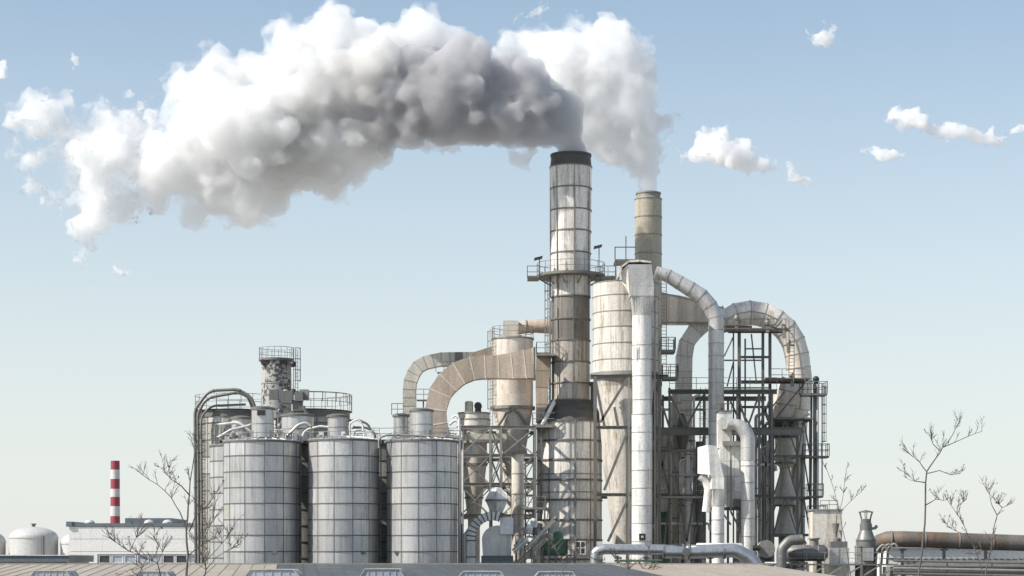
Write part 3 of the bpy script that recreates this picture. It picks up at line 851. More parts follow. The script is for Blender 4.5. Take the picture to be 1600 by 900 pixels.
for p0, p1 in ((824, 842), (938, 962)):
    a.rail([P(p0, 434, Y - 1.55), P(p1, 434, Y - 1.55), P(p1, 434, Y + 1.1), P(p0, 434, Y + 1.1), P(p0, 434, Y - 1.55)], 1.15, 2, 0.032, 0.9)
stk.part('railing', a, M['rail'], d)
a = MB()
for k in range(10):
    an = 2 * pi * k / 10
    a.bar((cx + r * cos(an), Y + r * sin(an), Z(446, Y)), (cx + (r + 1.25) * cos(an), Y + (r + 1.25) * sin(an), Z(435, Y)), 0.1)
stk.part('bracket', a, M['steel'], d)
for (px, py0, py1) in ((843, 432, 404), (936, 432, 386)):
    a = MB(); a.bar(P(px, py0, Y - 1.4), P(px, py1, Y - 1.4), 0.09); m_ = stk.part('mast', a, M['steel'])
    a = MB(); q = P(px - 1.5, py1, Y - 1.5); a.hexa([q + Vector(v) for v in ((-.45, -.2, -.2), (.35, -.2, 0), (.35, .2, 0), (-.45, .2, -.2), (-.4, -.2, .05), (.4, -.2, .25), (.4, .2, .25), (-.4, .2, .05))]); stk.part('floodlight', a, M['black'], m_)
# side ladder with cage and small platforms
a = MB(); a.ladder(X(857, Y), Y - 0.5, Z(668, Y), Z(436, Y), 0.45, pi + 0.35, (Z(650, Y), Z(442, Y)), 0.03); stk.part('ladder', a, M['steel_mid'])
platform(stk, 838, 868, 556, Y - 2.2, Y + 0.6, 0.2, 1.1, (2,), 'steel_mid', 0.035)
platform(stk, 832, 866, 667, Y - 3.4, Y - 0.4, 0.28, 1.1, (2,), 'steel_mid', 0.035)
a = MB(); a.tube([P(846, 667, Y - 3), P(866, 628, Y - 2.2)], 0.2, 10); stk.part('sample_pipe', a, M['white'])
a = MB(); a.tube([P(859.5, 668, Y - 1.9), P(860.5, 470, Y - 1.6)], 0.07, 6); stk.part('conduit', a, M['pipe'])
a = MB()
for px in (836, 845): a.bar((X(px, Y), Y - 3.0, Z(667, Y)), (X(px, Y), Y - 3.0, 0), 0.2)
for v in (712, 756, 800, 842): a.bar(P(836, v, Y - 3.0), P(845, v - 18, Y - 3.0), 0.1); a.bar(P(834, v, Y - 3.0), P(847, v, Y - 3.0), 0.14)
stk.part('platform_leg', a, M['steel'])
# square window frame on the base
a = MB(); q = P(907, 856, 184.6); s_ = S(7.5, 184.6); hh = S(10, 184.6)
for u in (-1, 0, 1): a.bar(q + Vector((u * s_, 0, -hh)), q + Vector((u * s_, 0, hh)), 0.1)
for u in (-1, 0, 1): a.bar(q + Vector((-s_, 0.003, u * hh)), q + Vector((s_, 0.003, u * hh)), 0.1)
wn_ = stk.part('window_frame', a, M['white'])
a = MB(); a.box(q.x - s_, q.x + s_, q.y + 0.06, q.y + 0.12, q.z - hh, q.z + hh); stk.part('pane', a, M['glass'], wn_)

# ------------------------------------------------------------------ shorter khaki stack
Y = 198
cx = X(1013, Y)
k2 = Thing('chimney_stack', 'shorter slim khaki chimney with white steam behind the cream tank', 'chimney', (cx, Y, 0))
def rz(rp, py): return (S(rp, Y), Z(py, Y))
a = MB(); ks = [312, 340, 368, 397, 430, 470, 510, 550, 590, 640, 700, 760]
for i in range(len(ks) - 1): a.lathe(cx, Y, [rz(21, ks[i + 1]), rz(21, ks[i])], 40, 0, False, False, 40 + i, 5)
a.lathe(cx, Y, [(S(21, Y), 0), rz(21, 760)], 40, 0, False); k2.part('shell', a, M['olive'])
a = MB(); a.lathe(cx, Y, [rz(21, 312), rz(19, 309), rz(18.6, 304.5), rz(19.8, 304), rz(19.8, 301.5), rz(17.5, 301.5), rz(17, 312)], 40, 0, False); k2.part('rim', a, M['steel_mid'])
a = MB()
for v in ks: a.band(cx, Y, S(21, Y), Z(v, Y), 0.1, 0.05, 40, 0)
k2.part('ring_rib', a, M['steel_mid'])

# ------------------------------------------------------------------ cream tank with conical hopper on a braced frame
Y = 184.5
cx = X(977, Y); R_ = S(51, Y)
tk = Thing('hopper_tank', 'rust streaked cream tank with a long cone in a dark braced frame', 'tank', (cx, Y, 0))
tr_ = [445, 466, 491, 515, 540, 565, 586]
a = MB()
for i in range(len(tr_) - 1): a.lathe(cx, Y, [(R_, Z(tr_[i + 1], Y)), (R_, Z(tr_[i], Y))], 56, 0, False, False, 60 + i, 10, .2)
tk.part('shell', a, M['cream_tank'])
a = MB(); a.lathe(cx, Y, [(S(20, Y), Z(850, Y)), (S(24, Y), Z(812, Y)), (S(34, Y), Z(728, Y)), (S(44, Y), Z(606, Y)), (R_ - .05, Z(586, Y))], 56, 0, False, True, 9, 10, .2); tk.part('cone', a, M['cream_tank'])
a = MB(); a.lathe(cx, Y, [(R_ + .05, Z(445, Y)), (R_ * .6, Z(441, Y)), (0.4, Z(439, Y))], 56, 0, True); tk.part('roof', a, M['cream_tank'])
a = MB()
for v in tr_[:-1]: a.band(cx, Y, R_, Z(v, Y), 0.08, 0.04, 56, 0)
a.band(cx, Y, R_, Z(587, Y), 0.35, 0.25, 56, 0)
tk.part('ring_rib', a, M['steel_mid'])
def braced(t, cols, levels, Yf, Yb, wcol=0.3, wbeam=0.26, wbr=0.17, mat='steel', bracing='x', base=0, top=None):
    """upright frame: cols (picture columns), levels (picture rows from the top), front and back planes"""
    for Yp in ((Yf, Yb) if Yb else (Yf,)):
        zt = Z(levels[0], Yf)
        for c in cols:
            a = MB(); x_ = X(c, Yf); a.bar((x_, Yp, base), (x_, Yp, zt), wcol); t.part('column', a, M[mat])
        for v in levels:
            a = MB(); z = Z(v, Yf); a.ibeam((X(cols[0], Yf), Yp, z), (X(cols[-1], Yf), Yp, z), wbeam * .8, wbeam * 1.3); t.part('beam', a, M[mat])
        for i in range(len(levels) - 1):
            for j in range(len(cols) - 1):
                a = MB(); z0, z1 = Z(levels[i + 1], Yf), Z(levels[i], Yf); xa, xb = X(cols[j], Yf), X(cols[j + 1], Yf)
                xm = (xa + xb) / 2
                if bracing == 'x' or (bracing == 'mix' and (i + j) % 2): a.bar((xa, Yp, z0), (xb, Yp, z1), wbr); a.bar((xb, Yp + .1, z0), (xa, Yp + .1, z1), wbr)
                elif bracing == 'a' or bracing == 'mix': a.bar((xa, Yp, z0), (xm, Yp, z1), wbr); a.bar((xb, Yp, z0), (xm, Yp, z1), wbr)
                elif bracing == 'z': a.bar((xa, Yp, z0), (xb, Yp, z1), wbr)
                elif bracing == 's': a.bar((xb, Yp, z0), (xa, Yp, z1), wbr)
                else: continue
                t.part('brace', a, M[mat])
    if Yb:
        for c in cols:
            for v in levels:
                a = MB(); a.ibeam((X(c, Yf), Yf, Z(v, Yf)), (X(c, Yf), Yb, Z(v, Yf)), wbeam * .7, wbeam); t.part('cross_beam', a, M[mat])
Yf = 180.9
for c in (930, 1030):
    for Yp in (Yf, 188.2):
        a = MB(); a.bar((X(c, Yf), Yp, 0), (X(c, Yf), Yp, Z(588, Yf)), 0.32); tk.part('column', a, M['steel'])
for Yp in (Yf, 188.2):
    a = MB(); a.ibeam((X(922, Yf), Yp, Z(589, Yf)), (X(1044, Yf), Yp, Z(589, Yf)), .3, .42); tk.part('beam', a, M['steel'])
    for v, (l, r2) in ((668, (930, 1030)), (773, (930, 1030))):
        a = MB(); a.ibeam((X(l, Yf), Yp, Z(v, Yf)), (X(r2, Yf), Yp, Z(v, Yf)), .25, .3); tk.part('beam', a, M['steel'])
for p, q in (((980, 592), (938, 660)), ((980, 676), (944, 766)), ((982, 778), (950, 846)), ((960, 636), (966, 668)), ((1030, 594), (982, 668)), ((1030, 676), (984, 773)), ((930, 592), (945, 668))):
    a = MB(); a.bar(P(*p, Yf - .05), P(*q, Yf - .05), 0.24); tk.part('brace', a, M['steel'])
for c in (980,):
    a = MB(); a.bar((X(c, Yf), Yf, 0), P(c, 668, Yf), .25); tk.part('column', a, M['steel'])
# green pipework glimpsed at the foot
# top rail and mast
a = MB(); yy = 182.3; q0 = P(961, 407, yy); a.box(X(961, yy), X(994, yy), yy, yy + 3, Z(408, yy), Z(405, yy)); d = tk.part('top_platform', a, M['steel'])
a = MB(); a.rail([P(961, 405, yy), P(994, 405, yy), P(994, 405, yy + 3), P(961, 405, yy + 3), P(961, 405, yy)], 1.15, 1, 0.045, 1.9)
a.bar(P(978, 405, yy), P(978, 369, yy), 0.1); tk.part('railing', a, M['steel'], d)
a = MB(); a.bar(P(962, 408, yy + .2), P(962, 441, yy + .2), .14); a.bar(P(992, 408, yy + 2.8), P(992, 443, yy + 2.8), .14); a.bar(P(962, 408, yy + 2.8), P(962, 441, yy + 2.8), .14); tk.part('platform_leg', a, M['steel'], d)
a = MB(); yy = 181.2; a.ladder(X(1037, yy), yy, Z(590, yy), Z(425, yy), .5, -pi / 2, None, .035); tk.part('ladder', a, M['steel_mid'])
Y = 181.2
platform(tk, 1032, 1054, 548, Y - 1, Y + 1.2, .25, 1.15, (), 'steel', .04, .8)
platform(tk, 1034, 1058, 590, Y - 1, Y + 1.2, .25, 1.15, (), 'steel', .04, .8)

# ------------------------------------------------------------------ gooseneck hood and white vertical duct in front of the cream tank
Y = 179.3
vd = Thing('exhaust_duct', 'tall white round duct with a square grey hood in front of the cream tank', 'duct', P(1002, 875, Y))
d2 = 1.0
def quadprism(mb, front, Yf, Yb, k=1.0):
    """front: four picture points counter-clockwise, extruded from Yf to Yb"""
    q = [(X(p[0], Yf), Yf, Z(p[1], Yf)) for p in front]
    b = [(x_, Yb, z_) for x_, _, z_ in q]
    mb.hexa([q[0], q[1], b[1], b[0], q[3], q[2], b[2], b[3]])
a = MB()
a.tone = .2; quadprism(a, [(984, 448), (1022, 448), (1018, 413), (981, 413)], Y - 1.2, Y + 1.2)
a.tone = .5; quadprism(a, [(985, 462), (1021, 462), (1022, 448.1), (984, 448.1)], Y - 1.2, Y + 1.2)
vd.part('hood', a, M['zinc'])
a = MB()
# sloping saddle toward the tank
a.tone = .8; a.hexa([P(972, 441, Y - .9), P(984, 460, Y - 1.15), P(984, 460, Y + 1.15), P(972, 441, Y + .9), P(970, 424, Y - .9), P(981, 413, Y - 1.15), P(981, 413, Y + 1.15), P(970, 424, Y + .9)])
a.duct([P(966, 436, Y), P(970, 420, Y), P(981, 411.5, Y), P(998, 410.5, Y), P(1016, 412.6, Y)], [S(3, Y)] * 5, [2.5] * 5, True, .02, .06)
vd.part('saddle', a, [M['cream'], M['steel_mid']])
# square to round transition
a = MB(); yt = Y - 1.2
rr_ = S(15.2, Y); ctr = Vector((X(1003, Y), Y, 0)); zt0, zt1 = Z(494, Y), Z(462, Y); hw = S(18, Y)
n = 32; b = len(a.v)
for k in range(n):
    an = 2 * pi * k / n; a.v.append((ctr.x + rr_ * cos(an), Y + rr_ * sin(an), zt0))
for k in range(n):
    an = 2 * pi * k / n; m_ = max(abs(cos(an)), abs(sin(an))); a.v.append((ctr.x + hw * cos(an) / m_, Y + 1.2 * sin(an) / m_, zt1))
for k in range(n):
    k3 = (k + 1) % n; a.face([b + k, b + k3, b + n + k3, b + n + k], False, 0, .35 + .3 * (k % 8 > 3))
vd.part('transition', a, M['zinc'])
a = MB(); vr = [494, 540, 562, 588, 625, 648, 676, 705, 735, 763, 790, 818, 846]
for i in range(len(vr) - 1):
    rr2 = rr_ * (1.0 if vr[i] < 640 else 1.07)
    a.lathe(ctr.x, Y, [(rr2, Z(vr[i + 1], Y)), (rr2, Z(vr[i], Y))], 36, 0, i in (5,), False, 70 + i, 3)
vd.part('tube', a, M['white'])
a = MB()
for v in vr[1:]: a.band(ctr.x, Y, rr_ * (1.0 if v < 640 else 1.07), Z(v, Y), .06, .03, 36, 0)
vd.part('joint_rib', a, M['white_seam'])
a = MB(); a.lathe(ctr.x, Y, [(rr_ * 1.07, 0), (rr_ * 1.07, Z(846, Y))], 36, 0, False); vd.part('base', a, M['white'])
q = P(1002.5, 839, Y); q.y = Y - rr_ * 1.07 - .03
a = MB(); a.box(q.x - .3, q.x + .3, q.y - .02, q.y + .1, q.z - .3, q.z + .3); sg = vd.part('hatch_plate', a, M['black'])
a = MB(); a.box(q.x - .1, q.x + .1, q.y - .045, q.y - .022, q.z - .1, q.z + .1); vd.part('plate_mark', a, M['white'], sg)
a = MB(); a.bar((ctr.x + rr_ * 1.3, Y - .4, 0), (ctr.x + rr_ * 1.3, Y - .4, Z(470, Y)), .13); a.bar((ctr.x - rr_ * 1.35, Y - .2, 0), (ctr.x - rr_ * 1.35, Y - .2, Z(590, Y)), .1); vd.part('conduit', a, M['steel_mid'])
a = MB()
for k in range(7):
    px = 991 + k * 4; a.bar(P(px, 542, Y - rr_ * .95), P(px, 560, Y - rr_ * .95), .05)
vd.part('grille_bar', a, M['white_seam'])

# ------------------------------------------------------------------ curved metal duct going over to the right
Y = 183
c = rounded([P(1024, 425, Y), P(1042, 430, Y), P(1096, 462, Y), P(1119, 490, Y), P(1119, 560, Y), P(1119, 700, Y)], [0, 1.2, 2.0, 1.9, 1, 0], 8)
al = along(c, 1.25)
rad = [S(9.5 + min(i * .9, 2.8), Y) for i in range(len(al))]
t = Thing('bent_duct', 'bare metal round duct bending from the hood down beside the arch', 'duct', P(1119, 700, Y))
a = MB(); a.tube(al, rad, 22, True, None, 5); t.part('tube', a, M['zinc'])
a = MB(); flanges(a, al[1:-1], rad[1:-1], .035, .07, 22, 0); t.part('joint_rib', a, M['white_seam'])
a = MB(); a.bar(P(1119, 700, Y), (X(1119, Y), Y, 0), .5); t.part('base', a, M['steel_mid'])

# flat tan box duct with its curved leg
Y = 193
t = Thing('box_duct', 'flat tan box duct behind the bent metal duct with a curved pale leg', 'duct', P(1070, 850, Y))
a = MB(); rr = random.Random(8); xs = [1034, 1046, 1059, 1073, 1087, 1101, 1116, 1130]
tops = [458, 459.5, 461, 464, 468, 472, 477, 482]
for i in range(len(xs) - 1):
    a.tone = rr.random(); quadprism(a, [(xs[i], 503), (xs[i + 1] - .15, 503), (xs[i + 1] - .15, tops[i + 1]), (xs[i], tops[i])], Y - 1.4, Y + 1.4)
bx_ = t.part('box', a, M['sand'])
a = MB(); a.bar(P(1033, 504, Y - 1.45), P(1131, 504, Y - 1.45), .14); a.bar(P(1033, 457, Y - 1.45), P(1131, 481, Y - 1.45), .08); t.part('edge_strip', a, M['steel_mid'])
a = MB(); c = rounded([P(1124, 492, Y), P(1096, 505, Y), P(1069, 540, Y), P(1068, 600, Y), P(1068, 720, Y)], [0, 1.4, 2.6, 1, 0], 7); al = along(c, 1.5)
hs = [S(30 - min(i, 3) * 2.0, Y) for i in range(len(al))]
a.duct(al, hs, 2.0, True, .03, .06); t.part('curved_leg', a, [M['cream'], M['white_seam']])
a = MB(); ctr = P(1068, 700, Y); a.lathe(ctr.x, Y, [(S(13, Y), 0), (S(13, Y), Z(760, Y)), (S(20, Y), Z(700, Y))], 28, 0, False); t.part('cyclone_foot', a, M['taupe'])

# ------------------------------------------------------------------ the great arched duct
Y = 192.5
ctrl = [P(1118, 492, Y)] + [P(1172 + 73 * cos(q) * 1.02, 566 - 77.5 * sin(q), Y) for q in [radians(128 - 12.8 * i) for i in range(11)]] + [P(1251, 600, Y), P(1247, 640, Y)]
t = Thing('arch_duct', 'big pale round duct curving like an arch over the steel frame', 'duct', P(1247, 640, Y))
al = along(ctrl, 1.35)
rad = [S(19, Y)] * len(al)
a = MB(); a.tube(al, rad, 26, True, None, 9); t.part('tube', a, M['cream'])
a = MB(); flanges(a, al[1:-1], rad[1:-1], .04, .08, 26, 0); t.part('joint_rib', a, M['white_seam'])
# seam line along the middle of the arch
a = MB(); a.tube([p + Vector((0, -S(19.4, Y), 0)) for p in al], .05, 5); t.part('long_seam', a, M['white_seam'])
# hopper below the arch end
a = MB(); quadprism(a, [(1207, 652), (1237, 652), (1257, 600), (1222, 588)], Y - 2.6, Y - .4); t.part('outlet_hood', a, M['cream'], None, 'cream outlet hood sloping down under the arch')
a = MB()
for k in (.35, .7): 
    p = P(1207 + 15 * k, 652 - 64 * k, Y - 2.65); q = P(1237 + 20 * k, 652 - 52 * k, Y - 2.65); a.bar(p, q, .07)
t.part('hood_rib', a, M['white_seam'])
a = MB(); a.lathe(X(1247, Y), Y, [(S(11, Y), 0), (S(11, Y), Z(720, Y)), (S(16, Y), Z(640, Y))], 28, 0, False); t.part('foot', a, M['cream'])

# dark cyclone under the hood
Y = 190.5
cx = X(1227, Y)
t = Thing('grey_cyclone', 'sooty grey cyclone separator standing under the cream hood of the arch', 'cyclone', (cx, Y, 0))
a = MB(); a.lathe(cx, Y, [(S(18, Y), Z(682, Y)), (S(18, Y), Z(653, Y))], 32, 0, True, True); t.part('drum', a, M['soot'])
a = MB()
for (r0, z0, r1, z1) in ((16, 724, 16, 684), (7, 732, 16, 724.2), (17, 778, 8, 732.2), (17, 790, 17, 778.2), (19, 835, 9, 790.2)):
    a.lathe(cx, Y, [(S(r0, Y), Z(z0, Y)), (S(r1, Y), Z(z1, Y))], 32, 0, False, False, int(z0), 6)
t.part('body', a, M['taupe'])
a = MB(); a.box(cx - .6, cx + .6, Y - .6, Y + .6, 0, Z(835, Y)); t.part('base', a, M['steel'])
a = MB()
for v in (684, 724, 778, 790): a.band(cx, Y, S(17, Y), Z(v, Y), .14, .08, 32, 0)
t.part('ring_rib', a, M['steel'])
# ------------------------------------------------------------------ steam and clouds
def ico(sub):
    import bmesh
    bm = bmesh.new(); bmesh.ops.create_icosphere(bm, subdivisions=sub, radius=1.0)
    bm.verts.ensure_lookup_table()
    v = np.array([x.co[:] for x in bm.verts]); f = np.array([[q.index for q in t.verts] for t in bm.faces])
    bm.free(); return v, f
ICO1, ICO2 = ico(1), ico(2)

def billow_points(base, rng, n2=7, n3=5, k2=(0.34, 0.56), k3=(0.32, 0.5), out2=0.82, out3=0.8, up=0.15, flat=1.0):
    """spheres on spheres: base [(c, r)] -> all spheres"""
    allp = list(base)
    lev2 = []
    for c, r in base:
        for _ in range(n2):
            d = rng.normal(size=3); d[2] += up; d[1] *= flat; d /= np.linalg.norm(d)
            lev2.append((c + d * r * out2, r * rng.uniform(*k2)))
    lev3 = []
    for c, r in lev2:
        for _ in range(n3):
            d = rng.normal(size=3); d[2] += up; d /= np.linalg.norm(d)
            lev3.append((c + d * r * out3, r * rng.uniform(*k3)))
    return allp + lev2 + lev3

def sphere_cloud(spheres, voxel, disp=(0.5, 0.35, 1), seed=0.0):
    """one closed skin round all spheres"""
    V = []; Fc = []; off = 0
    for c, r in spheres:
        v, f = ICO2 if r > voxel * 4 else ICO1
        V.append(v * r + c); Fc.append(f + off); off += len(v)
    V = np.concatenate(V); Fc = np.concatenate(Fc)
    me = bpy.data.meshes.new('cloud_source')
    me.vertices.add(len(V)); me.vertices.foreach_set('co', V.astype(np.float32).ravel())
    me.loops.add(len(Fc) * 3); me.loops.foreach_set('vertex_index', Fc.astype(np.int32).ravel())
    me.polygons.add(len(Fc)); me.polygons.foreach_set('loop_start', np.arange(0, len(Fc) * 3, 3, dtype=np.int32))
    me.update(calc_edges=True)
    ob = bpy.data.objects.new('cloud_source', me); COL.objects.link(ob)
    rm = ob.modifiers.new('skin', 'REMESH'); rm.mode = 'VOXEL'; rm.voxel_size = voxel; rm.use_smooth_shade = True
    dg = bpy.context.evaluated_depsgraph_get()
    out = bpy.data.meshes.new_from_object(ob.evaluated_get(dg))
    bpy.data.objects.remove(ob, do_unlink=True); bpy.data.meshes.remove(me)
    # drop the hollows enclosed between the spheres
    n = len(out.vertices); E = np.empty(len(out.edges) * 2, np.int32); out.edges.foreach_get('vertices', E); E = E.reshape(-1, 2)
    lab = np.arange(n)
    for _ in range(400):
        m_ = np.minimum(lab[E[:, 0]], lab[E[:, 1]]); l0 = lab.copy()
        np.minimum.at(lab, E[:, 0], m_); np.minimum.at(lab, E[:, 1], m_); lab = lab[lab]
        if (lab == l0).all(): break
    co = np.empty(n * 3, np.float32); out.vertices.foreach_get('co', co); co = co.reshape(-1, 3)
    F4 = [p.vertices[:] for p in out.polygons]; fl = lab[np.array([f[0] for f in F4])]
    vol = {}
    tri = np.array([(f[0], f[1], f[2]) for f in F4] + [(f[0], f[2], f[3]) for f in F4 if len(f) == 4]); tl_ = lab[tri[:, 0]]
    dv = np.einsum('ij,ij->i', co[tri[:, 0]], np.cross(co[tri[:, 1]], co[tri[:, 2]])) / 6
    ids, inv = np.unique(tl_, return_inverse=True); tot = np.zeros(len(ids)); np.add.at(tot, inv, dv)
    good = set(ids[tot > 0].tolist())
    if len(good) < len(ids):
        keep = [f for f, l in zip(F4, fl.tolist()) if l in good]
        used = np.unique(np.array([i for f in keep for i in f])); mp = np.full(n, -1); mp[used] = np.arange(len(used))
        me2 = bpy.data.meshes.new('cloud'); me2.from_pydata(co[used].tolist(), [], [[int(mp[i]) for i in f] for f in keep]); me2.update()
        bpy.data.meshes.remove(out); out = me2
    if disp[0] > 0:
        n = len(out.vertices)
        co = np.empty(n * 3, np.float32); out.vertices.foreach_get('co', co); co = co.reshape(-1, 3)
        no = np.empty(n * 3, np.float32); out.vertices.foreach_get('normal', no); no = no.reshape(-1, 3)
        d = np.array([noise.turbulence(Vector((float(p[0]) * disp[1] + seed, float(p[1]) * disp[1], float(p[2]) * disp[1])), 3, False) for p in co], np.float32)
        co += no * ((d - 0.55) * disp[0])[:, None]
        out.vertices.foreach_set('co', co.ravel()); out.update()
    out.polygons.foreach_set('use_smooth', [True] * len(out.polygons))
    return out

def steam_material(name, density, color, skin=0.06, aniso=0.25, edge=None, absorb=None):
    m = bpy.data.materials.new(name); m.use_nodes = True
    nt = m.node_tree; N = nt.nodes; Lk = nt.links
    N.remove(N['Principled BSDF'])
    out = N['Material Output']
    vol = N.new('ShaderNodeVolumePrincipled')
    vol.inputs['Color'].default_value = (*color, 1)
    vol.inputs['Density'].default_value = density
    vol.inputs['Anisotropy'].default_value = aniso
    if edge:
        pos = N.new('ShaderNodeNewGeometry').outputs['Position']
        sc, lo, hi = edge
        t = tex(N, Lk, pos, sc, 4, 0.6)
        Lk.new(ramp(N, Lk, t, lo, hi, 0, density), vol.inputs['Density'])
    Lk.new(vol.outputs[0], out.inputs['Volume'])
    tr = N.new('ShaderNodeBsdfTransparent')
    df = N.new('ShaderNodeBsdfDiffuse'); df.inputs[0].default_value = (*color, 1)
    tl = N.new('ShaderNodeBsdfTranslucent'); tl.inputs[0].default_value = (*color, 1)
    a = N.new('ShaderNodeMixShader'); Lk.new(df.outputs[0], a.inputs[1]); Lk.new(tl.outputs[0], a.inputs[2])
    if skin <= 0:
        Lk.new(tr.outputs[0], out.inputs['Surface']); return m
    b = N.new('ShaderNodeMixShader'); b.inputs[0].default_value = skin
    Lk.new(tr.outputs[0], b.inputs[1]); Lk.new(a.outputs[0], b.inputs[2])
    Lk.new(b.outputs[0], out.inputs['Surface'])
    return m

def px_spheres(lst, Y, rng, dj=0.35, k=1.0):
    return [(np.array([X(a, Y), Y + rng.uniform(-dj, dj) * S(r, Y), Z(b, Y)]), S(r * k, Y)) for a, b, r in lst]

def cloud_object(name, me, mat, loc, parent=None):
    L = np.array(loc, np.float32); n = len(me.vertices)
    co = np.empty(n * 3, np.float32); me.vertices.foreach_get('co', co)
    me.vertices.foreach_set('co', (co.reshape(-1, 3) - L).ravel()); me.update()
    me.materials.clear(); me.materials.append(mat)
    me.name = name
    o = bpy.data.objects.new(name, me); COL.objects.link(o)
    if parent is not None: o.parent = parent
    else: o.location = loc
    return o

rng = np.random.default_rng(5)
M['smoke_dark'] = steam_material('grey_smoke', 1.1, (0.79, 0.788, 0.802), 0.05, 0.2)
M['steam'] = steam_material('white_steam', 0.8, (0.982, 0.981, 0.979), 0.05, 0.3)
M['wisp'] = steam_material('thin_steam', 1.8, (0.995, 0.995, 0.995), 0.02, 0.3, (0.8, 0.40, 0.52))

Y1 = 188
dark = [(893,238,24),(880,236,17),(905,234,17),(893,226,25),(886,200,33),(866,178,44),(838,196,42),(822,160,54),(790,190,48),(772,148,62),(740,184,54),(722,130,58),(690,168,62),
        (668,120,50),(650,165,66),(615,178,58),(590,140,50),(640,200,34),(560,215,44),(545,160,44),(520,270,26),(500,240,34),(590,215,36),(852,214,26),(822,218,22),(792,222,20),(762,216,26),(735,222,18),(700,220,16),(640,224,22),(602,236,18)]
body = [(655,38,36),(672,72,52),(640,70,45),(610,70,40),(705,70,36),(740,88,34),(780,98,34),(560,60,50),(590,105,60),(520,62,52),(560,165,85),(545,232,62),(556,272,28),(512,284,34),
        (478,72,46),(450,70,34),(470,150,90),(462,238,68),(420,128,56),(400,210,85),(404,292,54),(388,338,26),(345,128,50),(330,200,76),
        (342,292,54),(300,338,24),(278,128,27),(302,250,56),(832,238,16),(818,250,18),(803,244,15),(822,262,11),(705,226,20),(665,228,20),(690,238,12),(258,272,48),(245,232,34),(250,318,24),(360,350,18)]
tail = [(222,212,34),(168,178,26),(160,160,14),(185,232,44),(152,262,38),(172,302,33),(140,322,28),(126,352,22),(136,380,22),(122,402,12),(150,350,28),(190,330,26),(215,318,24),(115,300,16),(215,260,40),(120,240,18)]
tail += [(52,178,34),(26,188,22),(82,172,26),(92,196,18),(66,198,20),(108,188,14),(150,215,26),(125,232,20),(104,246,17),(118,262,18),(42,250,16),(32,262,13),(50,284,14),(66,300,13),(86,314,14),(106,318,16),(62,240,13),(84,232,14),(8,240,8),(96,210,18),(112,214,16),(128,206,16),(14,206,9),(24,222,9),(40,300,8),(140,190,16),(150,172,14),(205,178,20),(236,190,22)]
wisps = [(16,186,10),(100,214,9),(22,240,8),(46,300,6),(70,318,6),(98,336,7),(128,420,6),(110,140,5),(200,150,8),(222,165,8),(235,150,6),(245,195,9),(138,440,5),(140,458,4),(96,330,6),(240,330,8),(215,345,7)]
mid = [q for q in dark if q[0] < 596] + [(470,200,48),(430,232,44),(480,252,36),(440,282,26),(540,112,34),(600,110,40),(500,165,46),(410,180,34),(610,180,44)]
dark = [q for q in dark if q[0] >= 596]
M['smoke_mid'] = steam_material('thinning_grey_smoke', 0.8, (0.915, 0.908, 0.90), 0.05, 0.25)
pl = Thing('smoke_plume', 'thick grey brown smoke plume drifting from the taller stained chimney stack', 'smoke plume', P(893, 240, Y1))
for nm, lst, mt, vx, dj, k, dsp in (('dense_smoke', dark, 'smoke_dark', 0.2, 0.4, 0.95, (0.45, 0.4, 1)),
                                    ('thinning_smoke', mid, 'smoke_mid', 0.22, 0.4, 0.95, (0.5, 0.4, 1)),
                                    ('billow', body, 'steam', 0.22, 0.5, 0.92, (0.6, 0.45, 1)),
                                    ('trailing_steam', tail, 'steam', 0.2, 0.5, 0.98, (1.1, 0.4, 1)),
                                    *[('wisp', [w_], 'wisp', 0.16, 0.5, 1.1, (0.5, 0.6, 1)) for w_ in wisps]):
    sp = px_spheres(lst, Y1, rng, dj, k)
    if nm in ('dense_smoke', 'thinning_smoke'): sp = [(c + np.array([0, -2.2 * min(1, max(0, (S(885, Y1) - S(800, Y1) - c[0] + S(0, Y1)) / 9)), 0]), r) for c, r in sp]
    sp = billow_points(sp, rng, {'wisp': 10, 'dense_smoke': 12}.get(nm, 9), 8 if nm == 'dense_smoke' else 6, (0.25, 0.5) if nm != 'wisp' else (0.25, 0.55), out2=0.86 if nm != 'wisp' else 1.2)
    cloud_object(nm, sphere_cloud(sp, vx, dsp, 3.3), M[mt], pl.loc, pl.e).location = (0, 0, 0)
M['fringe'] = steam_material('feathered_steam', 0.7, (0.99, 0.99, 0.99), 0.0, 0.3, (0.55, 0.44, 0.66))
fr = [(a_, b_, r_ * 1.0 + 6) for a_, b_, r_ in body + tail if a_ < 540 or b_ < 60]
sp = billow_points(px_spheres(fr, Y1, rng, .5, 1.0), rng, 7, 4, (0.25, 0.5), out2=0.95)
cloud_object('fringe', sphere_cloud(sp, 0.34, (1.2, .3, 1), 5.5), M['fringe'], pl.loc, pl.e).location = (0, 0, 0)
Y2 = 199
white = [(1013,303,18),(1013,294,19),(1011,282,23),(1008,266,28),(1006,252,32),(1002,228,36),(992,196,46),(996,180,32),(978,160,54),(988,122,46),(962,88,54),(948,52,32),(925,60,26),
         (920,122,60),(900,84,46),(880,104,54),(850,80,40),(822,66,26),(795,64,24),(862,134,54),(930,190,50),(946,226,32),(964,250,20),(984,266,14),
         (1046,192,14),(1060,178,11),(1068,186,8),(1040,216,9),(1024,160,12),(1052,206,8)]
pl2 = Thing('steam_plume', 'white steam plume rising from the shorter khaki chimney stack', 'steam plume', P(1013, 302, Y2))
sp = billow_points(px_spheres(white, Y2, rng, 0.4, 0.92), rng, 9, 6, (0.25, 0.5), out2=0.86)
cloud_object('billow', sphere_cloud(sp, 0.22, (0.6, 0.45, 1), 8.1), M['steam'], pl2.loc, pl2.e).location = (0, 0, 0)
fr = [(a_, b_, r_ + 5) for a_, b_, r_ in white[4:-6]]
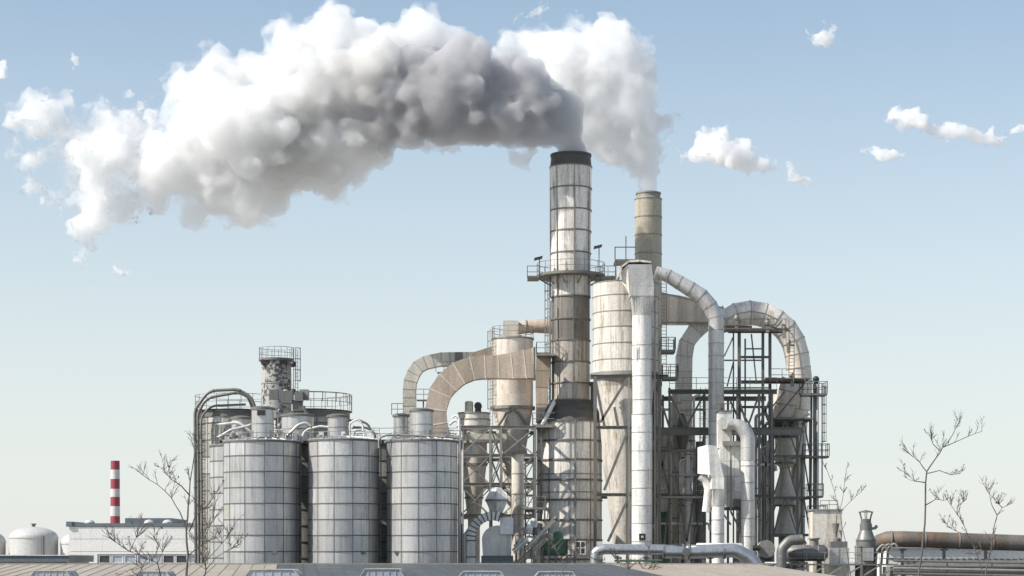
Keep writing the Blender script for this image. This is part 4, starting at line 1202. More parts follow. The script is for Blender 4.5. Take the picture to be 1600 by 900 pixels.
sp = billow_points(px_spheres(fr, Y2, rng, .5, 1.0), rng, 7, 4, (0.25, 0.5), out2=0.95)
cloud_object('fringe', sphere_cloud(sp, 0.34, (1.2, .3, 1), 2.5), M['fringe'], pl2.loc, pl2.e).location = (0, 0, 0)
# ------------------------------------------------------------------ cream ducts and cyclones left of the stack
# rear duct: up, bend, level, dark collar, widening to the white cyclone
Y = 191
t = Thing('elbow_duct', 'greyish square duct bending over with a dark collar, behind the tan duct', 'duct', P(640, 690, Y))
c = rounded([P(640, 700, Y), P(640, 600, Y), P(652, 570, Y), P(690, 561.5, Y), P(742, 561, Y)], [0, 2.2, 2.6, 2.2, 0], 5)
al = along(c, 0.85)
a = MB(); a.duct(al, S(20, Y), 1.35, True, .02, .05); t.part('trunking', a, [M['taupe'], M['steel_mid']])
a = MB(); quadprism(a, [(738, 571), (769, 566), (769, 541), (738, 551)], Y - .7, Y + .7); t.part('widening', a, M['tan'])
a = MB(); quadprism(a, [(711, 573), (723, 573), (723, 550), (711, 550)], Y - .78, Y + .78); t.part('collar', a, M['steel'])
a = MB(); a.bar((X(640, Y), Y, 0), P(640, 700, Y), 1.0); t.part('base', a, M['taupe'])
# front tan duct
Y = 184.4
t = Thing('tan_duct', 'broad tan square duct curving up and widening toward the tall chimney', 'duct', P(681, 690, Y))
c = [(690, 690), (682, 664), (681, 641), (687.5, 615), (700, 598), (717, 584), (738, 576), (758, 574.5), (779, 574), (800, 572.5), (820, 570), (834, 568.5)]
h = [34, 34, 32.5, 35, 37, 37, 36, 35, 36, 40, 44, 47]
a = MB(); a.duct([P(x_, y_, Y) for x_, y_ in c], [S(v, Y) for v in h], 1.5, True, .03, .1); t.part('trunking', a, [M['tan'], M['tan_seam']])
a = MB(); a.box(X(833.6, Y), X(836.5, Y), Y - .85, Y + .85, Z(593.5, Y), Z(543.5, Y)); t.part('end_flange', a, M['steel'])
a = MB(); c = rounded([P(690, 686, Y), P(706, 690, Y), P(730, 685, Y), P(792, 685, Y)], [0, .8, 1.2, 0], 5)
a.duct(c, S(14, Y), 1.2, True, .03, .06); t.part('level_run', a, [M['taupe'], M['steel_mid']])
a = MB(); a.box(X(668, Y), X(697, Y), Y - .7, Y + .7, 0, Z(688, Y)); t.part('base', a, M['taupe'])
a = MB(); c = rounded([P(702, 664, Y - .6), P(712, 655, Y - .6), P(722, 668, Y - .6), P(722, 684, Y - .6)], .8, 6); a.tube(c, .12, 8); t.part('bypass_pipe', a, M['white'])
# support brackets with tiny platforms on poles
for (px0, px1, py, lab) in ((683, 703, 583, 'tiny railed stand between the two bent ducts, upper one'), (651, 672, 626, 'tiny railed stand inside the bend of the greyish duct, lower one')):
    Yp = 188
    t = Thing('inspection_stand', lab, 'stand', P(px0, py, Yp))
    a = MB(); a.box(X(px0, Yp), X(px1, Yp), Yp, Yp + .9, Z(py, Yp), Z(py - 1.8, Yp)); t.part('platform', a, M['steel'])
    a = MB(); a.rail([P(px0 - 2, py - 2, Yp), P(px1 + 3, py - 2, Yp), P(px1 + 3, py - 2, Yp + .9)], 1.0, 2, .035, .7); t.part('railing', a, M['steel_mid'])
    a = MB(); a.bar((X((px0 + px1) / 2, Yp), Yp + .4, 0), P((px0 + px1) / 2, py, Yp + .4), .14); t.part('pole', a, M['steel_mid'])
# white cyclone
Y = 189
cx = X(801, Y)
t = Thing('white_cyclone', 'pale cyclone with railing behind the widening tan duct', 'cyclone', (cx, Y, 0))
a = MB(); zs = [530, 560, 592, 618, 640]
for i in range(4): a.lathe(cx, Y, [(S(32, Y), Z(zs[i + 1], Y)), (S(32, Y), Z(zs[i], Y))], 44, 0, i == 0, False, i, 7)
t.part('drum', a, M['cream'])
a = MB(); a.lathe(cx, Y, [(S(8, Y), Z(812, Y)), (S(9, Y), Z(770, Y)), (S(31.5, Y), Z(640, Y))], 44, 0, False, True, 3, 7); t.part('cone', a, M['cream'])
a = MB(); a.band(cx, Y, S(32, Y), Z(530, Y), .15, .1, 44, 0); a.band(cx, Y, S(32, Y), Z(638, Y), .3, .2, 44, 0); a.band(cx, Y, S(19, Y), Z(711, Y), .2, .2, 40, 0); t.part('ring_rib', a, M['steel_mid'])
a = MB(); a.ring_rail(cx, Y, S(32, Y), Z(529, Y), 1.1, 0, 2 * pi, 2, .03, 14); t.part('railing', a, M['steel_mid'])
a = MB(); a.box(X(786, Y), X(810, Y), Y - .9, Y + .9, Z(528, Y), Z(502.5, Y)); a.lathe(cx, Y, [(S(14, Y), Z(530, Y)), (S(14, Y), Z(524, Y))], 24, 0, True); t.part('inlet_box', a, M['taupe'])
a = MB(); c = rounded([P(806, 514, Y), P(822, 511, Y), P(846, 509, Y), P(872, 512, Y)], 1.5, 5); al = along(c, 1.1); a.tube(al, [S(9 + min(i, 3) * .8, Y) for i in range(len(al))], 18, True, None, 2)
flanges(a, al[1:-1:2], S(11, Y), .04, .07, 18, 1); t.part('outlet_pipe', a, [M['tan'], M['steel_mid']])
a = MB(); a.ladder(X(768, Y), Y - 1.0, Z(760, Y), Z(515, Y), .45, pi * 1.2, (Z(640, Y), Z(520, Y)), .028); t.part('ladder', a, M['steel_mid'])
a = MB()
for e in (-1, 1): a.tube([P(801 + e * 22, 664, Y - 1.6), P(801 + e * 10, 646, Y - 2.0), P(801 + e * 2, 640, Y - 2.05)], .14, 8)
t.part('hoop_strut', a, M['steel_mid'])
# brown riser by the stack
Y = 187.6
t = Thing('rust_riser', 'rust brown tapering riser duct between the tan duct end and the chimney', 'duct', P(848, 650, Y))
a = MB(); al = [P(849, 560 + 15 * i, Y) for i in range(7)]; a.duct([P(848, 552, Y), P(848, 580, Y), P(847, 606, Y), P(846, 632, Y), P(845, 660, Y)], [S(v, Y) for v in (20, 22, 20, 17, 15)], 1.2, True, .02, .05); t.part('trunking', a, [M['tan'], M['steel_mid']])
a = MB(); a.box(X(839, Y), X(851, Y), Y - .4, Y + .4, 0, Z(661, Y)); t.part('base', a, M['taupe'])
# small cyclone with motor
Y = 185.5
cx = X(740.5, Y)
t = Thing('small_cyclone', 'squat cyclone with a black fan motor on top beside the third front silo', 'cyclone', (cx, Y, 0))
a = MB(); zs = [646, 656, 667]
for i in range(2): a.lathe(cx, Y, [(S(25 - (i == 0) * .6, Y), Z(zs[i + 1], Y)), (S(25 - (i == 0) * 1.0, Y), Z(zs[i], Y))], 36, 0, i == 0, False, i, 5)
t.part('drum', a, M['cream'])
a = MB(); a.lathe(cx, Y, [(S(20, Y), Z(728, Y)), (S(21, Y), Z(668, Y))], 36, 0, False, False, 4, 5); a.lathe(cx, Y, [(S(10, Y), Z(812, Y)), (S(19.6, Y), Z(728, Y))], 36, 0, False, False, 5, 5); a.lathe(cx, Y, [(S(9, Y), 0), (S(9.5, Y), Z(812, Y))], 30, 0, False)
t.part('cone', a, M['cream'])
a = MB()
for v, r_ in ((646, 24.5), (656, 25), (667, 26)): a.band(cx, Y, S(r_, Y) - .05, Z(v, Y), .13, .1, 36, 0)
a.band(cx, Y, S(19.5, Y), Z(726, Y), .22, .12, 36, 0); a.band(cx, Y, S(14, Y), Z(778, Y), .14, .08, 36, 0); t.part('ring_rib', a, M['steel_mid'])
a = MB(); a.lathe(X(733, Y), Y - .5, [(S(6.5, Y), Z(645, Y)), (S(6.5, Y), Z(629, Y)), (S(4, Y), Z(627.5, Y))], 18); t.part('fan_housing', a, M['taupe'])
a = MB(); q = P(747, 634.5, Y - .5); a.tube([q + Vector((0, -.35, 0)), q + Vector((0, .45, 0))], S(6, Y), 18); a.box(q.x - .3, q.x + .3, q.y - .3, q.y + .4, q.z - .65, q.z - .3); t.part('fan_motor', a, M['black'])
# steel frame of the cyclones
t = Thing('cyclone_frame', 'grey green braced steel frame holding the two cream cyclones', 'steel frame', P(770, 875, 183.4))
braced(t, [719, 766, 783, 836], [668, 712, 757, 806], 183.2, 190.8, .22, .26, .12, 'steel_mid', 'x')
# thin white pipes beside the third silo
for i, (px, top, Yp, lab) in enumerate(((717.5, 655, 175, 'slim white standpipe right beside the third front silo'), (723, 690, 176, 'thinner white standpipe one step away from the third front silo'))):
    t = Thing('standpipe', lab, 'pipe', (X(px, Yp), Yp, 0), 'white standpipes')
    a = MB(); a.tube([(X(px, Yp), Yp, 0), P(px, top, Yp)], .13 - .03 * i, 8); t.part('tube', a, M['white'])
    a = MB(); a.tube([P(px, top, Yp), P(px - 6, top - 6, Yp), P(px - 11, top - 2, Yp)], .1, 7); t.part('elbow', a, M['white'])
# upright duct with slanted dark cap
Y = 179.5
t = Thing('capped_duct', 'upright cream duct under a slanted dark rain cap', 'duct', (X(809, Y), Y, 0))
a = MB(); zs = [709, 740, 772, 804, 836]
for i in range(4): a.lathe(X(809, Y), Y, [(S(9.7, Y), Z(zs[i + 1], Y)), (S(9.7, Y), Z(zs[i], Y))], 26, 0, i == 0, False, i, 3)
a.lathe(X(809, Y), Y, [(S(9.7, Y), 0), (S(9.7, Y), Z(836, Y))], 26, 0, False); t.part('tube', a, M['cream'])
a = MB(); a.hexa([P(794, 708.5, Y - .9), P(824, 708.5, Y - .9), P(824, 708.5, Y + .9), P(794, 708.5, Y + .9), P(797, 706, Y - .9), P(823, 702.5, Y - .9), P(823, 702.5, Y + .9), P(797, 706, Y + .9)]); t.part('rain_cap', a, M['soot'])
a = MB()
for v in zs[1:]: a.band(X(809, Y), Y, S(9.7, Y), Z(v, Y), .08, .04, 26, 0)
t.part('joint_rib', a, M['white_seam'])
# six sided hopper bag
Y = 176
cx = X(776, Y)
t = Thing('bulk_hopper', 'pale six sided hopper above the white arched machine', 'hopper', (cx, Y, Z(802, Y)))
a = MB(); a.lathe(cx, Y, [(S(11, Y), Z(800, Y)), (S(20, Y), Z(782, Y)), (S(19.5, Y), Z(779, Y)), (S(9, Y), Z(762.5, Y)), (.05, Z(761.5, Y))], 6, 0, True, True, 1, 6, .5)
for i in range(len(a.sm)): a.sm[i] = False
t.part('body', a, M['white'])
a = MB(); a.lathe(cx, Y, [(S(20.4, Y), Z(783.4, Y)), (S(20.8, Y), Z(780.5, Y))], 6, 0, False, False, None, 6, .5); t.part('strap', a, M['steel_mid'])
a = MB()
for k in range(4): an = pi / 4 + k * pi / 2; a.bar((cx + .62 * cos(an), Y + .62 * sin(an), Z(801, Y)), (cx + .62 * cos(an), Y + .62 * sin(an), 0), .12)
a.box(cx - .75, cx + .75, Y - .6, Y + .6, Z(806, Y), Z(801.5, Y)); t.part('stand', a, M['steel'])
# white arched machine
Y = 172.6
t = Thing('arched_machine', 'white arch shaped machine casing with a grey blue front, under the hopper', 'machine', (X(768, Y), Y, 0))
a = MB()
pts = [P(769 + 33 * cos(q), 842 - 36 * sin(q), Y) for q in [radians(184 - 11.5 * i) for i in range(11)]]
a.duct([P(736.5, 900, Y), P(736.3, 870, Y)] + pts, [S(13, Y)] * 13, 1.5, True, .06, .09)
t.part('arch_casing', a, [M['white'], M['soot']])
a = MB(); n = 14; fr = [P(755, 882, Y + .2)] + [P(777 + 24 * cos(q), 843 - 22 * sin(q), Y + .2) for q in [radians(180 - 90 * i / 8) for i in range(9)]] + [P(799, 821, Y + .2), P(799, 882, Y + .2)]
b = len(a.v); a.v += [tuple(p) for p in fr]; a.v += [(p.x, p.y + 1.6, p.z) for p in fr]; m_ = len(fr)
a.face([b + i for i in range(m_)][::-1]); a.face([b + m_ + i for i in range(m_)])
for i in range(m_): a.face([b + i, b + (i + 1) % m_, b + m_ + (i + 1) % m_, b + m_ + i])
t.part('front_panel', a, M['silo'])
a = MB(); a.box(X(781, Y), X(802, Y), Y - .35, Y + .1, Z(835, Y), Z(809, Y)); t.part('control_box', a, M['panel'])
a = MB(); a.box(X(752, Y), X(802, Y), Y - .3, Y + .1, Z(882, Y), Z(869, Y)); t.part('plinth', a, M['parapet'])
a = MB(); a.bar(P(752, 869, Y - .35), P(802, 869, Y - .35), .1); a.bar(P(752, 874, Y - .35), P(802, 874, Y - .35), .08); t.part('rail_bar', a, M['steel'])
a = MB(); a.bar(P(738, 878, Y - .8), P(752, 878, Y - .8), .05); a.tube([P(727, 884, Y - .2), P(727, 836, Y - .2), P(738, 822, Y - .2)], .22, 10); t.part('side_pipe', a, M['white'])
# clutter between arch machine and chimney
Y = 174.5
t = Thing('green_machine', 'green motor housing on a dark stand at the chimney foot', 'machine', P(868, 880, Y))
a = MB(); quadprism(a, [(848, 866), (886, 866), (885, 842), (853, 844)], Y - .8, Y + .8); t.part('housing', a, M['green'])
a = MB(); a.lathe(X(872, Y), Y, [(S(9, Y), Z(843, Y)), (S(7, Y), Z(832, Y)), (S(3, Y), Z(830, Y))], 14); a.tube([P(858, 853, Y - 1), P(858, 853, Y - .4)], .55, 14); t.part('motor', a, M['green'])
a = MB(); a.box(X(846, Y), X(898, Y), Y - .9, Y + .9, Z(869, Y), Z(866.5, Y))
for px in (849, 868, 886, 897): a.bar((X(px, Y), Y - .8, 0), P(px, 868, Y - .8), .16)
t.part('stand', a, M['steel'])
a = MB(); a.bar(P(886, 866, Y - .9), P(886, 842, Y - .9), .12); a.bar(P(848, 866, Y - .9), P(886, 866, Y - .9), .1); t.part('guard_frame', a, M['black'])
for i, (p, q, w_, mt, lab) in enumerate((((806, 884), (858, 836), .55, 'taupe', 'sloping pale conveyor rising to the green machine'), ((822, 858), (866, 812), .4, 'cream', 'short sloping pale chute above the green machine'),
                                        ((802, 862), (824, 842), .5, 'white', 'stub of white chute right of the arched machine'))):
    Yp = 173.2 - i * .5
    t = Thing('conveyor', lab, 'conveyor', P(*p, Yp), 'conveyors at the chimney foot')
    a = MB(); a.bar(P(*p, Yp), P(*q, Yp), w_, .8); t.part('trough', a, M[mt])
    a = MB(); a.bar(P(p[0], p[1] - 4, Yp - .45), P(q[0], q[1] - 4, Yp - .45), .07); a.bar(P(p[0], p[1] + 3, Yp - .45), P(q[0], q[1] + 3, Yp - .45), .07); t.part('side_rail', a, M['steel_mid'])
    a = MB()
    for k in (.2, .8): pp_ = P(p[0] + (q[0] - p[0]) * k, p[1] + (q[1] - p[1]) * k, Yp); a.bar(pp_, (pp_.x, Yp, 0), .13)
    t.part('trestle', a, M['steel'])
Y = 177
t = Thing('service_frame', 'dark narrow service frame with landings between capped duct and chimney', 'steel frame', P(826, 875, Y))
braced(t, [821, 834], [722, 748, 774, 798, 822, 848], Y, Y + 1.6, .16, .14, .08, 'steel', 'z')
a = MB(); a.box(X(812, Y), X(852, Y), Y - .6, Y + 1.4, Z(796, Y), Z(793, Y)); d = t.part('platform', a, M['steel_mid'])
a = MB(); a.rail([P(812, 793, Y - .55), P(852, 793, Y - .55)], 1.0, 2, .03, .8); t.part('railing', a, M['rail'], d)
rr = random.Random(77)
t = Thing('process_pipework', 'tangle of small pale pipes and valves at the foot of the chimney', 'pipework', P(830, 875, 176))
for i in range(22):
    px, py = rr.uniform(800, 850), rr.uniform(812, 876); Yp = 176.2 + rr.uniform(-.8, .8)
    a = MB()
    k = i % 3
    if k == 0: c = rounded([P(px, py, Yp), P(px + rr.uniform(6, 16), py, Yp), P(px + rr.uniform(6, 16), py + rr.uniform(10, 26), Yp)], .4, 4); a.tube(c, rr.uniform(.06, .16), 7); nm = 'tube'
    elif k == 1: a.lathe(X(px, Yp), Yp, [(.3, Z(py, Yp) - .5), (.35, Z(py, Yp)), (.2, Z(py, Yp) + .35)], 12, 0, True, True); nm = 'valve'
    else: a.bar(P(px, py, Yp), P(px, 880, Yp), .1); nm = 'post'
    t.part(nm, a, M[rr.choice(['white', 'cream', 'steel_mid', 'pipe', 'taupe'])])

# ------------------------------------------------------------------ steel structures right of the cream tank
# main lower frame
Y = 185
t = Thing('support_frame', 'big dark braced steel frame right of the white vertical duct', 'steel frame', P(1100, 875, Y))
for v, x0, x1, h in ((674, 1016, 1252, .75), (612, 1046, 1214, .45), (775, 1016, 1206, .3)):
    for Yp in ((Y, Y + 8) if v == 612 else (Y,)):
        a = MB(); a.ibeam(P(x0, v, Y) + Vector((0, Yp - Y, 0)), P(x1, v, Y) + Vector((0, Yp - Y, 0)), .4, h); t.part('beam', a, M['steel'])
for c, top in ((1024, 596), (1046, 606), (1100, 612), (1152, 612), (1186, 612), (1206, 612)):
    for Yp in ((Y, Y + 8) if c in (1046, 1152) else (Y,)):
        a = MB(); a.bar((X(c, Y), Yp, 0), (X(c, Y), Yp, Z(top, Y)), .21); t.part('column', a, M['steel'])
for p, q in (((1046, 680), (1024, 772)), ((1024, 680), (1046, 772)), ((1046, 680), (1073, 846)), ((1100, 680), (1073, 846)), ((1024, 778), (1036, 872)), ((1046, 778), (1036, 872)),
             ((1100, 775), (1080, 860)), ((1152, 680), (1168, 772)), ((1186, 680), (1168, 772)), ((1168, 680), (1156, 860)), ((1186, 775), (1170, 862)), ((1206, 680), (1187, 772)), ((1187, 680), (1206, 772)),
             ((1206, 778), (1190, 860)), ((1046, 616), (1072, 668)), ((1100, 616), (1072, 668)), ((1152, 616), (1168, 668)), ((1186, 616), (1168, 668)), ((1024, 600), (1046, 668)), ((1186, 616), (1206, 668)), ((1206, 616), (1186, 668))):
    a = MB(); a.bar(P(*p, Y + .15), P(*q, Y + .15), .18); t.part('brace', a, M['steel'])
for p, q in (((1156, 616), (1180, 668)),):
    a = MB(); a.bar(P(*p, Y) + Vector((0, 8, 0)), P(*q, Y) + Vector((0, 8, 0)), .18); t.part('brace', a, M['steel'])
a = MB(); a.box(X(1046, Y), X(1214, Y), Y - .4, Y + 2, Z(610.5, Y), Z(608.8, Y)); d = t.part('platform', a, M['steel'])
a = MB(); a.rail([P(1046, 608, Y - .4), P(1214, 608, Y - .4)], 1.1, 2, .03, 1.3); t.part('railing', a, M['steel_mid'], d)
a = MB(); a.box(X(1028, Y), X(1108, Y), Y - 1.2, Y + .8, Z(779, Y), Z(775.5, Y)); d = t.part('walkway', a, M['steel_mid'])
a = MB(); a.rail([P(1028, 775, Y - 1.2), P(1108, 775, Y - 1.2)], 1.05, 2, .03, 1.3); t.part('railing', a, M['steel_mid'], d)
a = MB(); a.ladder(X(1098, Y), Y - .4, 1, Z(606, Y), .5, -pi / 2, (Z(770, Y), Z(612, Y)), .03); t.part('ladder', a, M['steel'])
# stairs zigzag in the frame
for i, (p, q) in enumerate((((1050, 868), (1066, 778)), ((1104, 770), (1128, 700)))):
    a = MB()
    A, B_ = P(*p, Y + 1.2), P(*q, Y + 1.2)
    for e in (-.4, .4): a.bar(A + Vector((0, e, 0)), B_ + Vector((0, e, 0)), .1, .06)
    for k in range(18):
        m_ = A.lerp(B_, (k + .5) / 18); a.box(m_.x - .14, m_.x + .14, m_.y - .4, m_.y + .4, m_.z - .02, m_.z + .02)
    t.part('stairs', a, M['steel_mid'])
# hanging equipment between the braces: grey risers seen through the frame
for i, (px, r_, top, Yp, mt, lab) in enumerate(((1056, 8, 610, 189, 'taupe', 'greyish riser pipe left of the curved pale leg, seen through the frame'),
                                            (1074, 5, 690, 187.8, 'white', 'thin white riser pipe seen between the frame braces'), (1094, 9, 690, 188.5, 'pipe', 'grey riser pipe beside the ladder inside the frame'),
                                            (1038, 11, 680, 188.2, 'cream', 'cream riser pipe just right of the white vertical duct'))):
    t2 = Thing('riser_pipe', lab, 'pipe', (X(px, Yp), Yp, 0), 'riser pipes inside the big frame')
    a = MB(); a.lathe(X(px, Yp), Yp, [(S(r_, Yp), 0), (S(r_, Yp), Z(top + 60, Yp)), (S(r_ * .8, Yp), Z(top, Yp))], 20, 0, True); t2.part('tube', a, M[mt])
    a = MB()
    for v in range(int(top) + 20, 870, 36): a.band(X(px, Yp), Yp, S(r_, Yp), Z(v, Yp), .1, .05, 20, 0)
    t2.part('joint_rib', a, M['steel_mid'])
Yp = 187.4
for (px, py, lab) in ((1066, 662, 'small grey cone hopper under the level beam, nearer the white duct'),):
    a = MB(); a.lathe(X(px, Yp), Yp, [(S(4, Yp), Z(py + 44, Yp)), (S(11, Yp), Z(py + 20, Yp)), (S(11, Yp), Z(py + 4, Yp)), (S(3, Yp), Z(py - 16, Yp))], 22, 0, True, True)
    single('cone_hopper', lab, 'hopper', a, M['pipe'], P(px, py, Yp))
# more vertical runs, level runs and a narrow cyclone seen through the braces
for px, w_, top, Yp, mt, lab in ((1048, .1, 630, 187, 'white', 'slim white pipe first from the white vertical duct, inside the big frame'), (1062, .09, 720, 186.6, 'zinc', 'short zinc pipe low inside the big frame near its walkway'),
        (1084, .13, 620, 189.5, 'cream', 'slim cream pipe right of the narrow cyclone inside the big frame'), (1110, .1, 700, 187.5, 'steel_mid', 'slim grey pipe behind the angular white box hood'),
        (1181, .16, 650, 188.8, 'white', 'slim white pipe between white elbow duct and frame column'), (1189, .1, 700, 187.6, 'zinc', 'thin zinc pipe left of the lattice around the grey cyclone'),
        (1199, .14, 690, 189.2, 'cream', 'slim cream pipe hugging the lattice around the grey cyclone'), (1256, .13, 650, 188.5, 'white', 'slim white pipe right of the sooty cyclone in its lattice')):
    t = Thing('slim_riser', lab, 'pipe', (X(px, Yp), Yp, 0), 'slim pipes inside the frames')
    c = rounded([Vector((X(px, Yp), Yp, 0)), P(px, top, Yp), P(px + 9, top - 3, Yp)], .35, 4)
    a = MB(); a.tube(c, w_, 8); t.part('tube', a, M[mt])
    a = MB(); flanges(a, [P(px, v, Yp) for v in range(top + 25, 872, 44)], w_, .05, .1, 8, 0); t.part('coupling', a, M['steel_mid'])
for v, x0, x1, Yp, mt, lab in ((704, 1022, 1112, 186, 'steel_mid', 'grey level pipe under the big level beam'), (742, 1030, 1104, 187, 'zinc', 'zinc level pipe halfway down inside the big frame'), (818, 1022, 1108, 186, 'white', 'white level pipe low inside the big frame'),
                              (726, 1176, 1212, 186.8, 'white', 'short white level pipe beside the grey cyclone lattice'), (640, 1020, 1100, 192, 'taupe', 'greyish level pipe high behind the big frame')):
    a = MB(); a.tube(rounded([P(x0, v + 8, Yp), P(x0 + 1, v, Yp), P(x1, v, Yp), P(x1 + 1, v + 10, Yp)], .3, 4), .13, 8); single('cross_pipe', lab, 'pipe', a, M[mt], P(x0, v, Yp), 'level pipes inside the frames')
Yp = 190.6; cx = X(1072, Yp)
t = Thing('narrow_cyclone', 'narrow greyish double cone cyclone inside the big frame', 'cyclone', (cx, Yp, 0))
a = MB()
for (r0, z0, r1, z1) in ((4, 716, 12, 690), (12, 690, 12, 668), (12, 790, 5, 716.2), (13, 872, 12, 790.2)): a.lathe(cx, Yp, [(S(r0, Yp), Z(z0, Yp)), (S(r1, Yp), Z(z1, Yp))], 26, 0, z1 == 668, False, int(z0), 5)
t.part('body', a, M['taupe'])
a = MB()
for v in (690, 716, 790): a.band(cx, Yp, S(9 if v == 716 else 12.2, Yp), Z(v, Yp), .16, .1, 26, 0)
t.part('ring_rib', a, M['steel'])
a = MB(); a.lathe(cx, Yp, [(S(13, Yp), 0), (S(13, Yp), Z(872, Yp))], 20, 0, False); t.part('base', a, M['steel'])
# green tank glimpse
a = MB(); Yp = 187.4; a.lathe(X(1037, Yp), Yp, [(S(9, Yp), 0), (S(9, Yp), Z(806, Yp)), (S(6, Yp), Z(800, Yp))], 22, 0, True); single('green_vessel', 'dark green upright vessel half hidden by the white vertical duct', 'vessel', a, M['green'], (X(1037, Yp), Yp, 0))
# upper frame tower below the arch
Y = 188
t = Thing('frame_tower', 'open dark steel tower with platforms under the great arch', 'steel frame', P(1175, 875, Y))
for c, top, Yp, w_ in ((1146, 520, Y, .14), (1155, 518, Y, .3), (1164, 512, Y + 5, .2), (1174, 520, Y + 5, .16), (1192, 512, Y, .26), (1203, 518, Y, .28)):
    a = MB(); a.bar((X(c, Y), Yp, 8), (X(c, Y), Yp, Z(top, Y)), w_); t.part('column', a, M['steel'])
for v, x0, x1, h in ((558, 1156, 1203, .22), (597, 1158, 1258, .32), (636, 1156, 1204, .22), (518, 1138, 1228, .3), (511, 1130, 1175, .26)):
    a = MB(); a.ibeam(P(x0, v, Y - .05), P(x1, v, Y - .05), .3, h); t.part('beam', a, M['steel'])
for v, x0, x1 in ((563, 1130, 1192), (606, 1120, 1204), (545, 1164, 1192)):
    a = MB(); a.bar(P(x0, v, Y + 4.8), P(x1, v, Y + 4.8), .14); t.part('beam', a, M['steel'])
for p, q in (((1146, 526), (1132, 556)), ((1174, 522), (1182, 600)), ((1146, 566), (1136, 604)), ((1192, 638), (1204, 668)), ((1156, 638), (1174, 668)), ((1256, 600), (1200, 668)), ((1203, 640), (1226, 612))):
    a = MB(); a.bar(P(*p, Y - .1), P(*q, Y - .1), .13); t.part('brace', a, M['steel'])
a = MB(); a.box(X(1128, Y), X(1228, Y), Y - 2.4, Y + .2, Z(519, Y), Z(517, Y)); d = t.part('platform', a, M['steel'])
a = MB(); a.rail([P(1134, 517, Y - 2.4), P(1228, 517, Y - 2.4), P(1228, 517, Y)], 1.15, 2, .032, 1.2); t.part('railing', a, M['steel'], d)
a = MB(); a.box(X(1190, Y), X(1258, Y), Y - 3.2, Y - .2, Z(597, Y), Z(595, Y)); d = t.part('platform', a, M['steel'])
a = MB(); a.rail([P(1204, 595, Y - 3.2), P(1258, 595, Y - 3.2), P(1258, 595, Y - .3)], 1.15, 2, .035, 1.0); t.part('railing', a, M['steel_mid'], d)
for (px, py) in ((1151, 497), (1199, 503), (1225, 512), (1238, 588), (1232, 535)):
    a = MB(); q = P(px, py, Y - 2.2); a.lathe(q.x, q.y, [(.22, q.z - .2), (.26, q.z), (.16, q.z + .3)], 10, 0, True, True); a.box(q.x - .16, q.x + .16, q.y - .16, q.y + .16, q.z - 1.0, q.z - .2); a.bar(q + Vector((-.6, 0, -.3)), q + Vector((.6, 0, -.3)), .14); t.part('valve_drive', a, M['steel_mid'])
a = MB(); a.tube([P(1199, 506, Y - 2.4), P(1212, 512, Y - 2.4), P(1222, 500, Y - 2.4)], .1, 7); a.ladder(X(1231, Y), Y - 2.5, Z(597, Y), Z(505, Y), .5, -pi / 2, None, .035); t.part('ladder', a, M['steel'])
# lower right lattice under the grey cyclone
Y = 186.4
t = Thing('lattice_frame', 'slender dark lattice frame around the sooty grey cyclone', 'steel frame', P(1240, 875, Y))
braced(t, [1208, 1246, 1266], [656, 713, 778, 836], Y, Y + 5.5, .22, .2, .13, 'steel', 'a')
a = MB(); a.box(X(1206, Y), X(1268, Y), Y - 1, Y, Z(656, Y), Z(653.5, Y)); t.part('platform', a, M['steel'])
# ladder tower
Y = 186
t = Thing('ladder_tower', 'outermost slim ladder mast with caged ladder and small railed landings', 'ladder tower', P(1274, 875, Y))
a = MB(); a.bar((X(1273, Y), Y, 0), P(1273, 600, Y), .3); a.bar((X(1268, Y), Y + 1.2, 0), P(1268, 614, Y + 1.2), .18); t.part('mast', a, M['steel'])
a = MB(); a.tube([(X(1277.5, Y), Y - .3, 0), P(1277.5, 600, Y - .3)], .12, 8); t.part('riser_pipe', a, M['silo'])
a = MB(); a.ball(P(1275, 592.5, Y), .32, 12, 8); a.lathe(X(1275, Y), Y, [(.2, Z(600, Y)), (.28, Z(595, Y))], 10); t.part('lamp_head', a, M['black'])
a = MB(); a.ladder(X(1284, Y), Y - .2, Z(775, Y), Z(600, Y), .45, -.3, (Z(690, Y), Z(604, Y)), .03); t.part('ladder', a, M['steel_mid'])
for (p0, p1, v) in ((1252, 1290, 616), (1256, 1293, 713), (1262, 1284, 775), (1264, 1290, 809)):
    platform(t, p0, p1, v, Y - 1, Y + 1, .18, 1.15, (), 'steel', .035, .8)

# ------------------------------------------------------------------ white fan and ducts in front
Y = 176
t = Thing('white_elbow_duct', 'white round duct with a wide elbow dropping straight down, in front of the frame', 'duct', P(1168, 875, Y))
c = rounded([P(1136, 662, Y), P(1156, 664, Y), P(1168.5, 680, Y), P(1168.5, 720, Y)], [0, 1.4, 1.6, 0], 7)
a = MB(); rad = [S(8.5 + min(i, 8) * .35, Y) for i in range(len(c))]; a.tube(c, rad, 22); t.part('elbow', a, M['zinc'])
a = MB(); zs = [700, 728, 754, 782, 810, 838, 866]
for i in range(6): a.lathe(X(1168.3, Y), Y, [(S(10.7, Y), Z(zs[i + 1], Y)), (S(10.7, Y), Z(zs[i], Y))], 28, 0, i == 0, False, i, 3)
a.lathe(X(1168.3, Y), Y, [(S(10.7, Y), 0), (S(10.7, Y), Z(866, Y))], 28, 0, False); t.part('tube', a, M['white'])
a = MB()
for v in zs: a.band(X(1168.3, Y), Y, S(10.7, Y), Z(v, Y), .07, .035, 28, 0)
t.part('joint_rib', a, M['white_seam'])
Yb = 177.4
t = Thing('filter_stack', 'square pale flue with a tiny railed top beside the white elbow duct', 'flue', P(1133, 690, Yb))
a = MB(); a.box(X(1122, Yb), X(1144, Yb), Yb, Yb + 1.3, Z(700, Yb), Z(643, Yb)); t.part('shaft', a, M['white'])
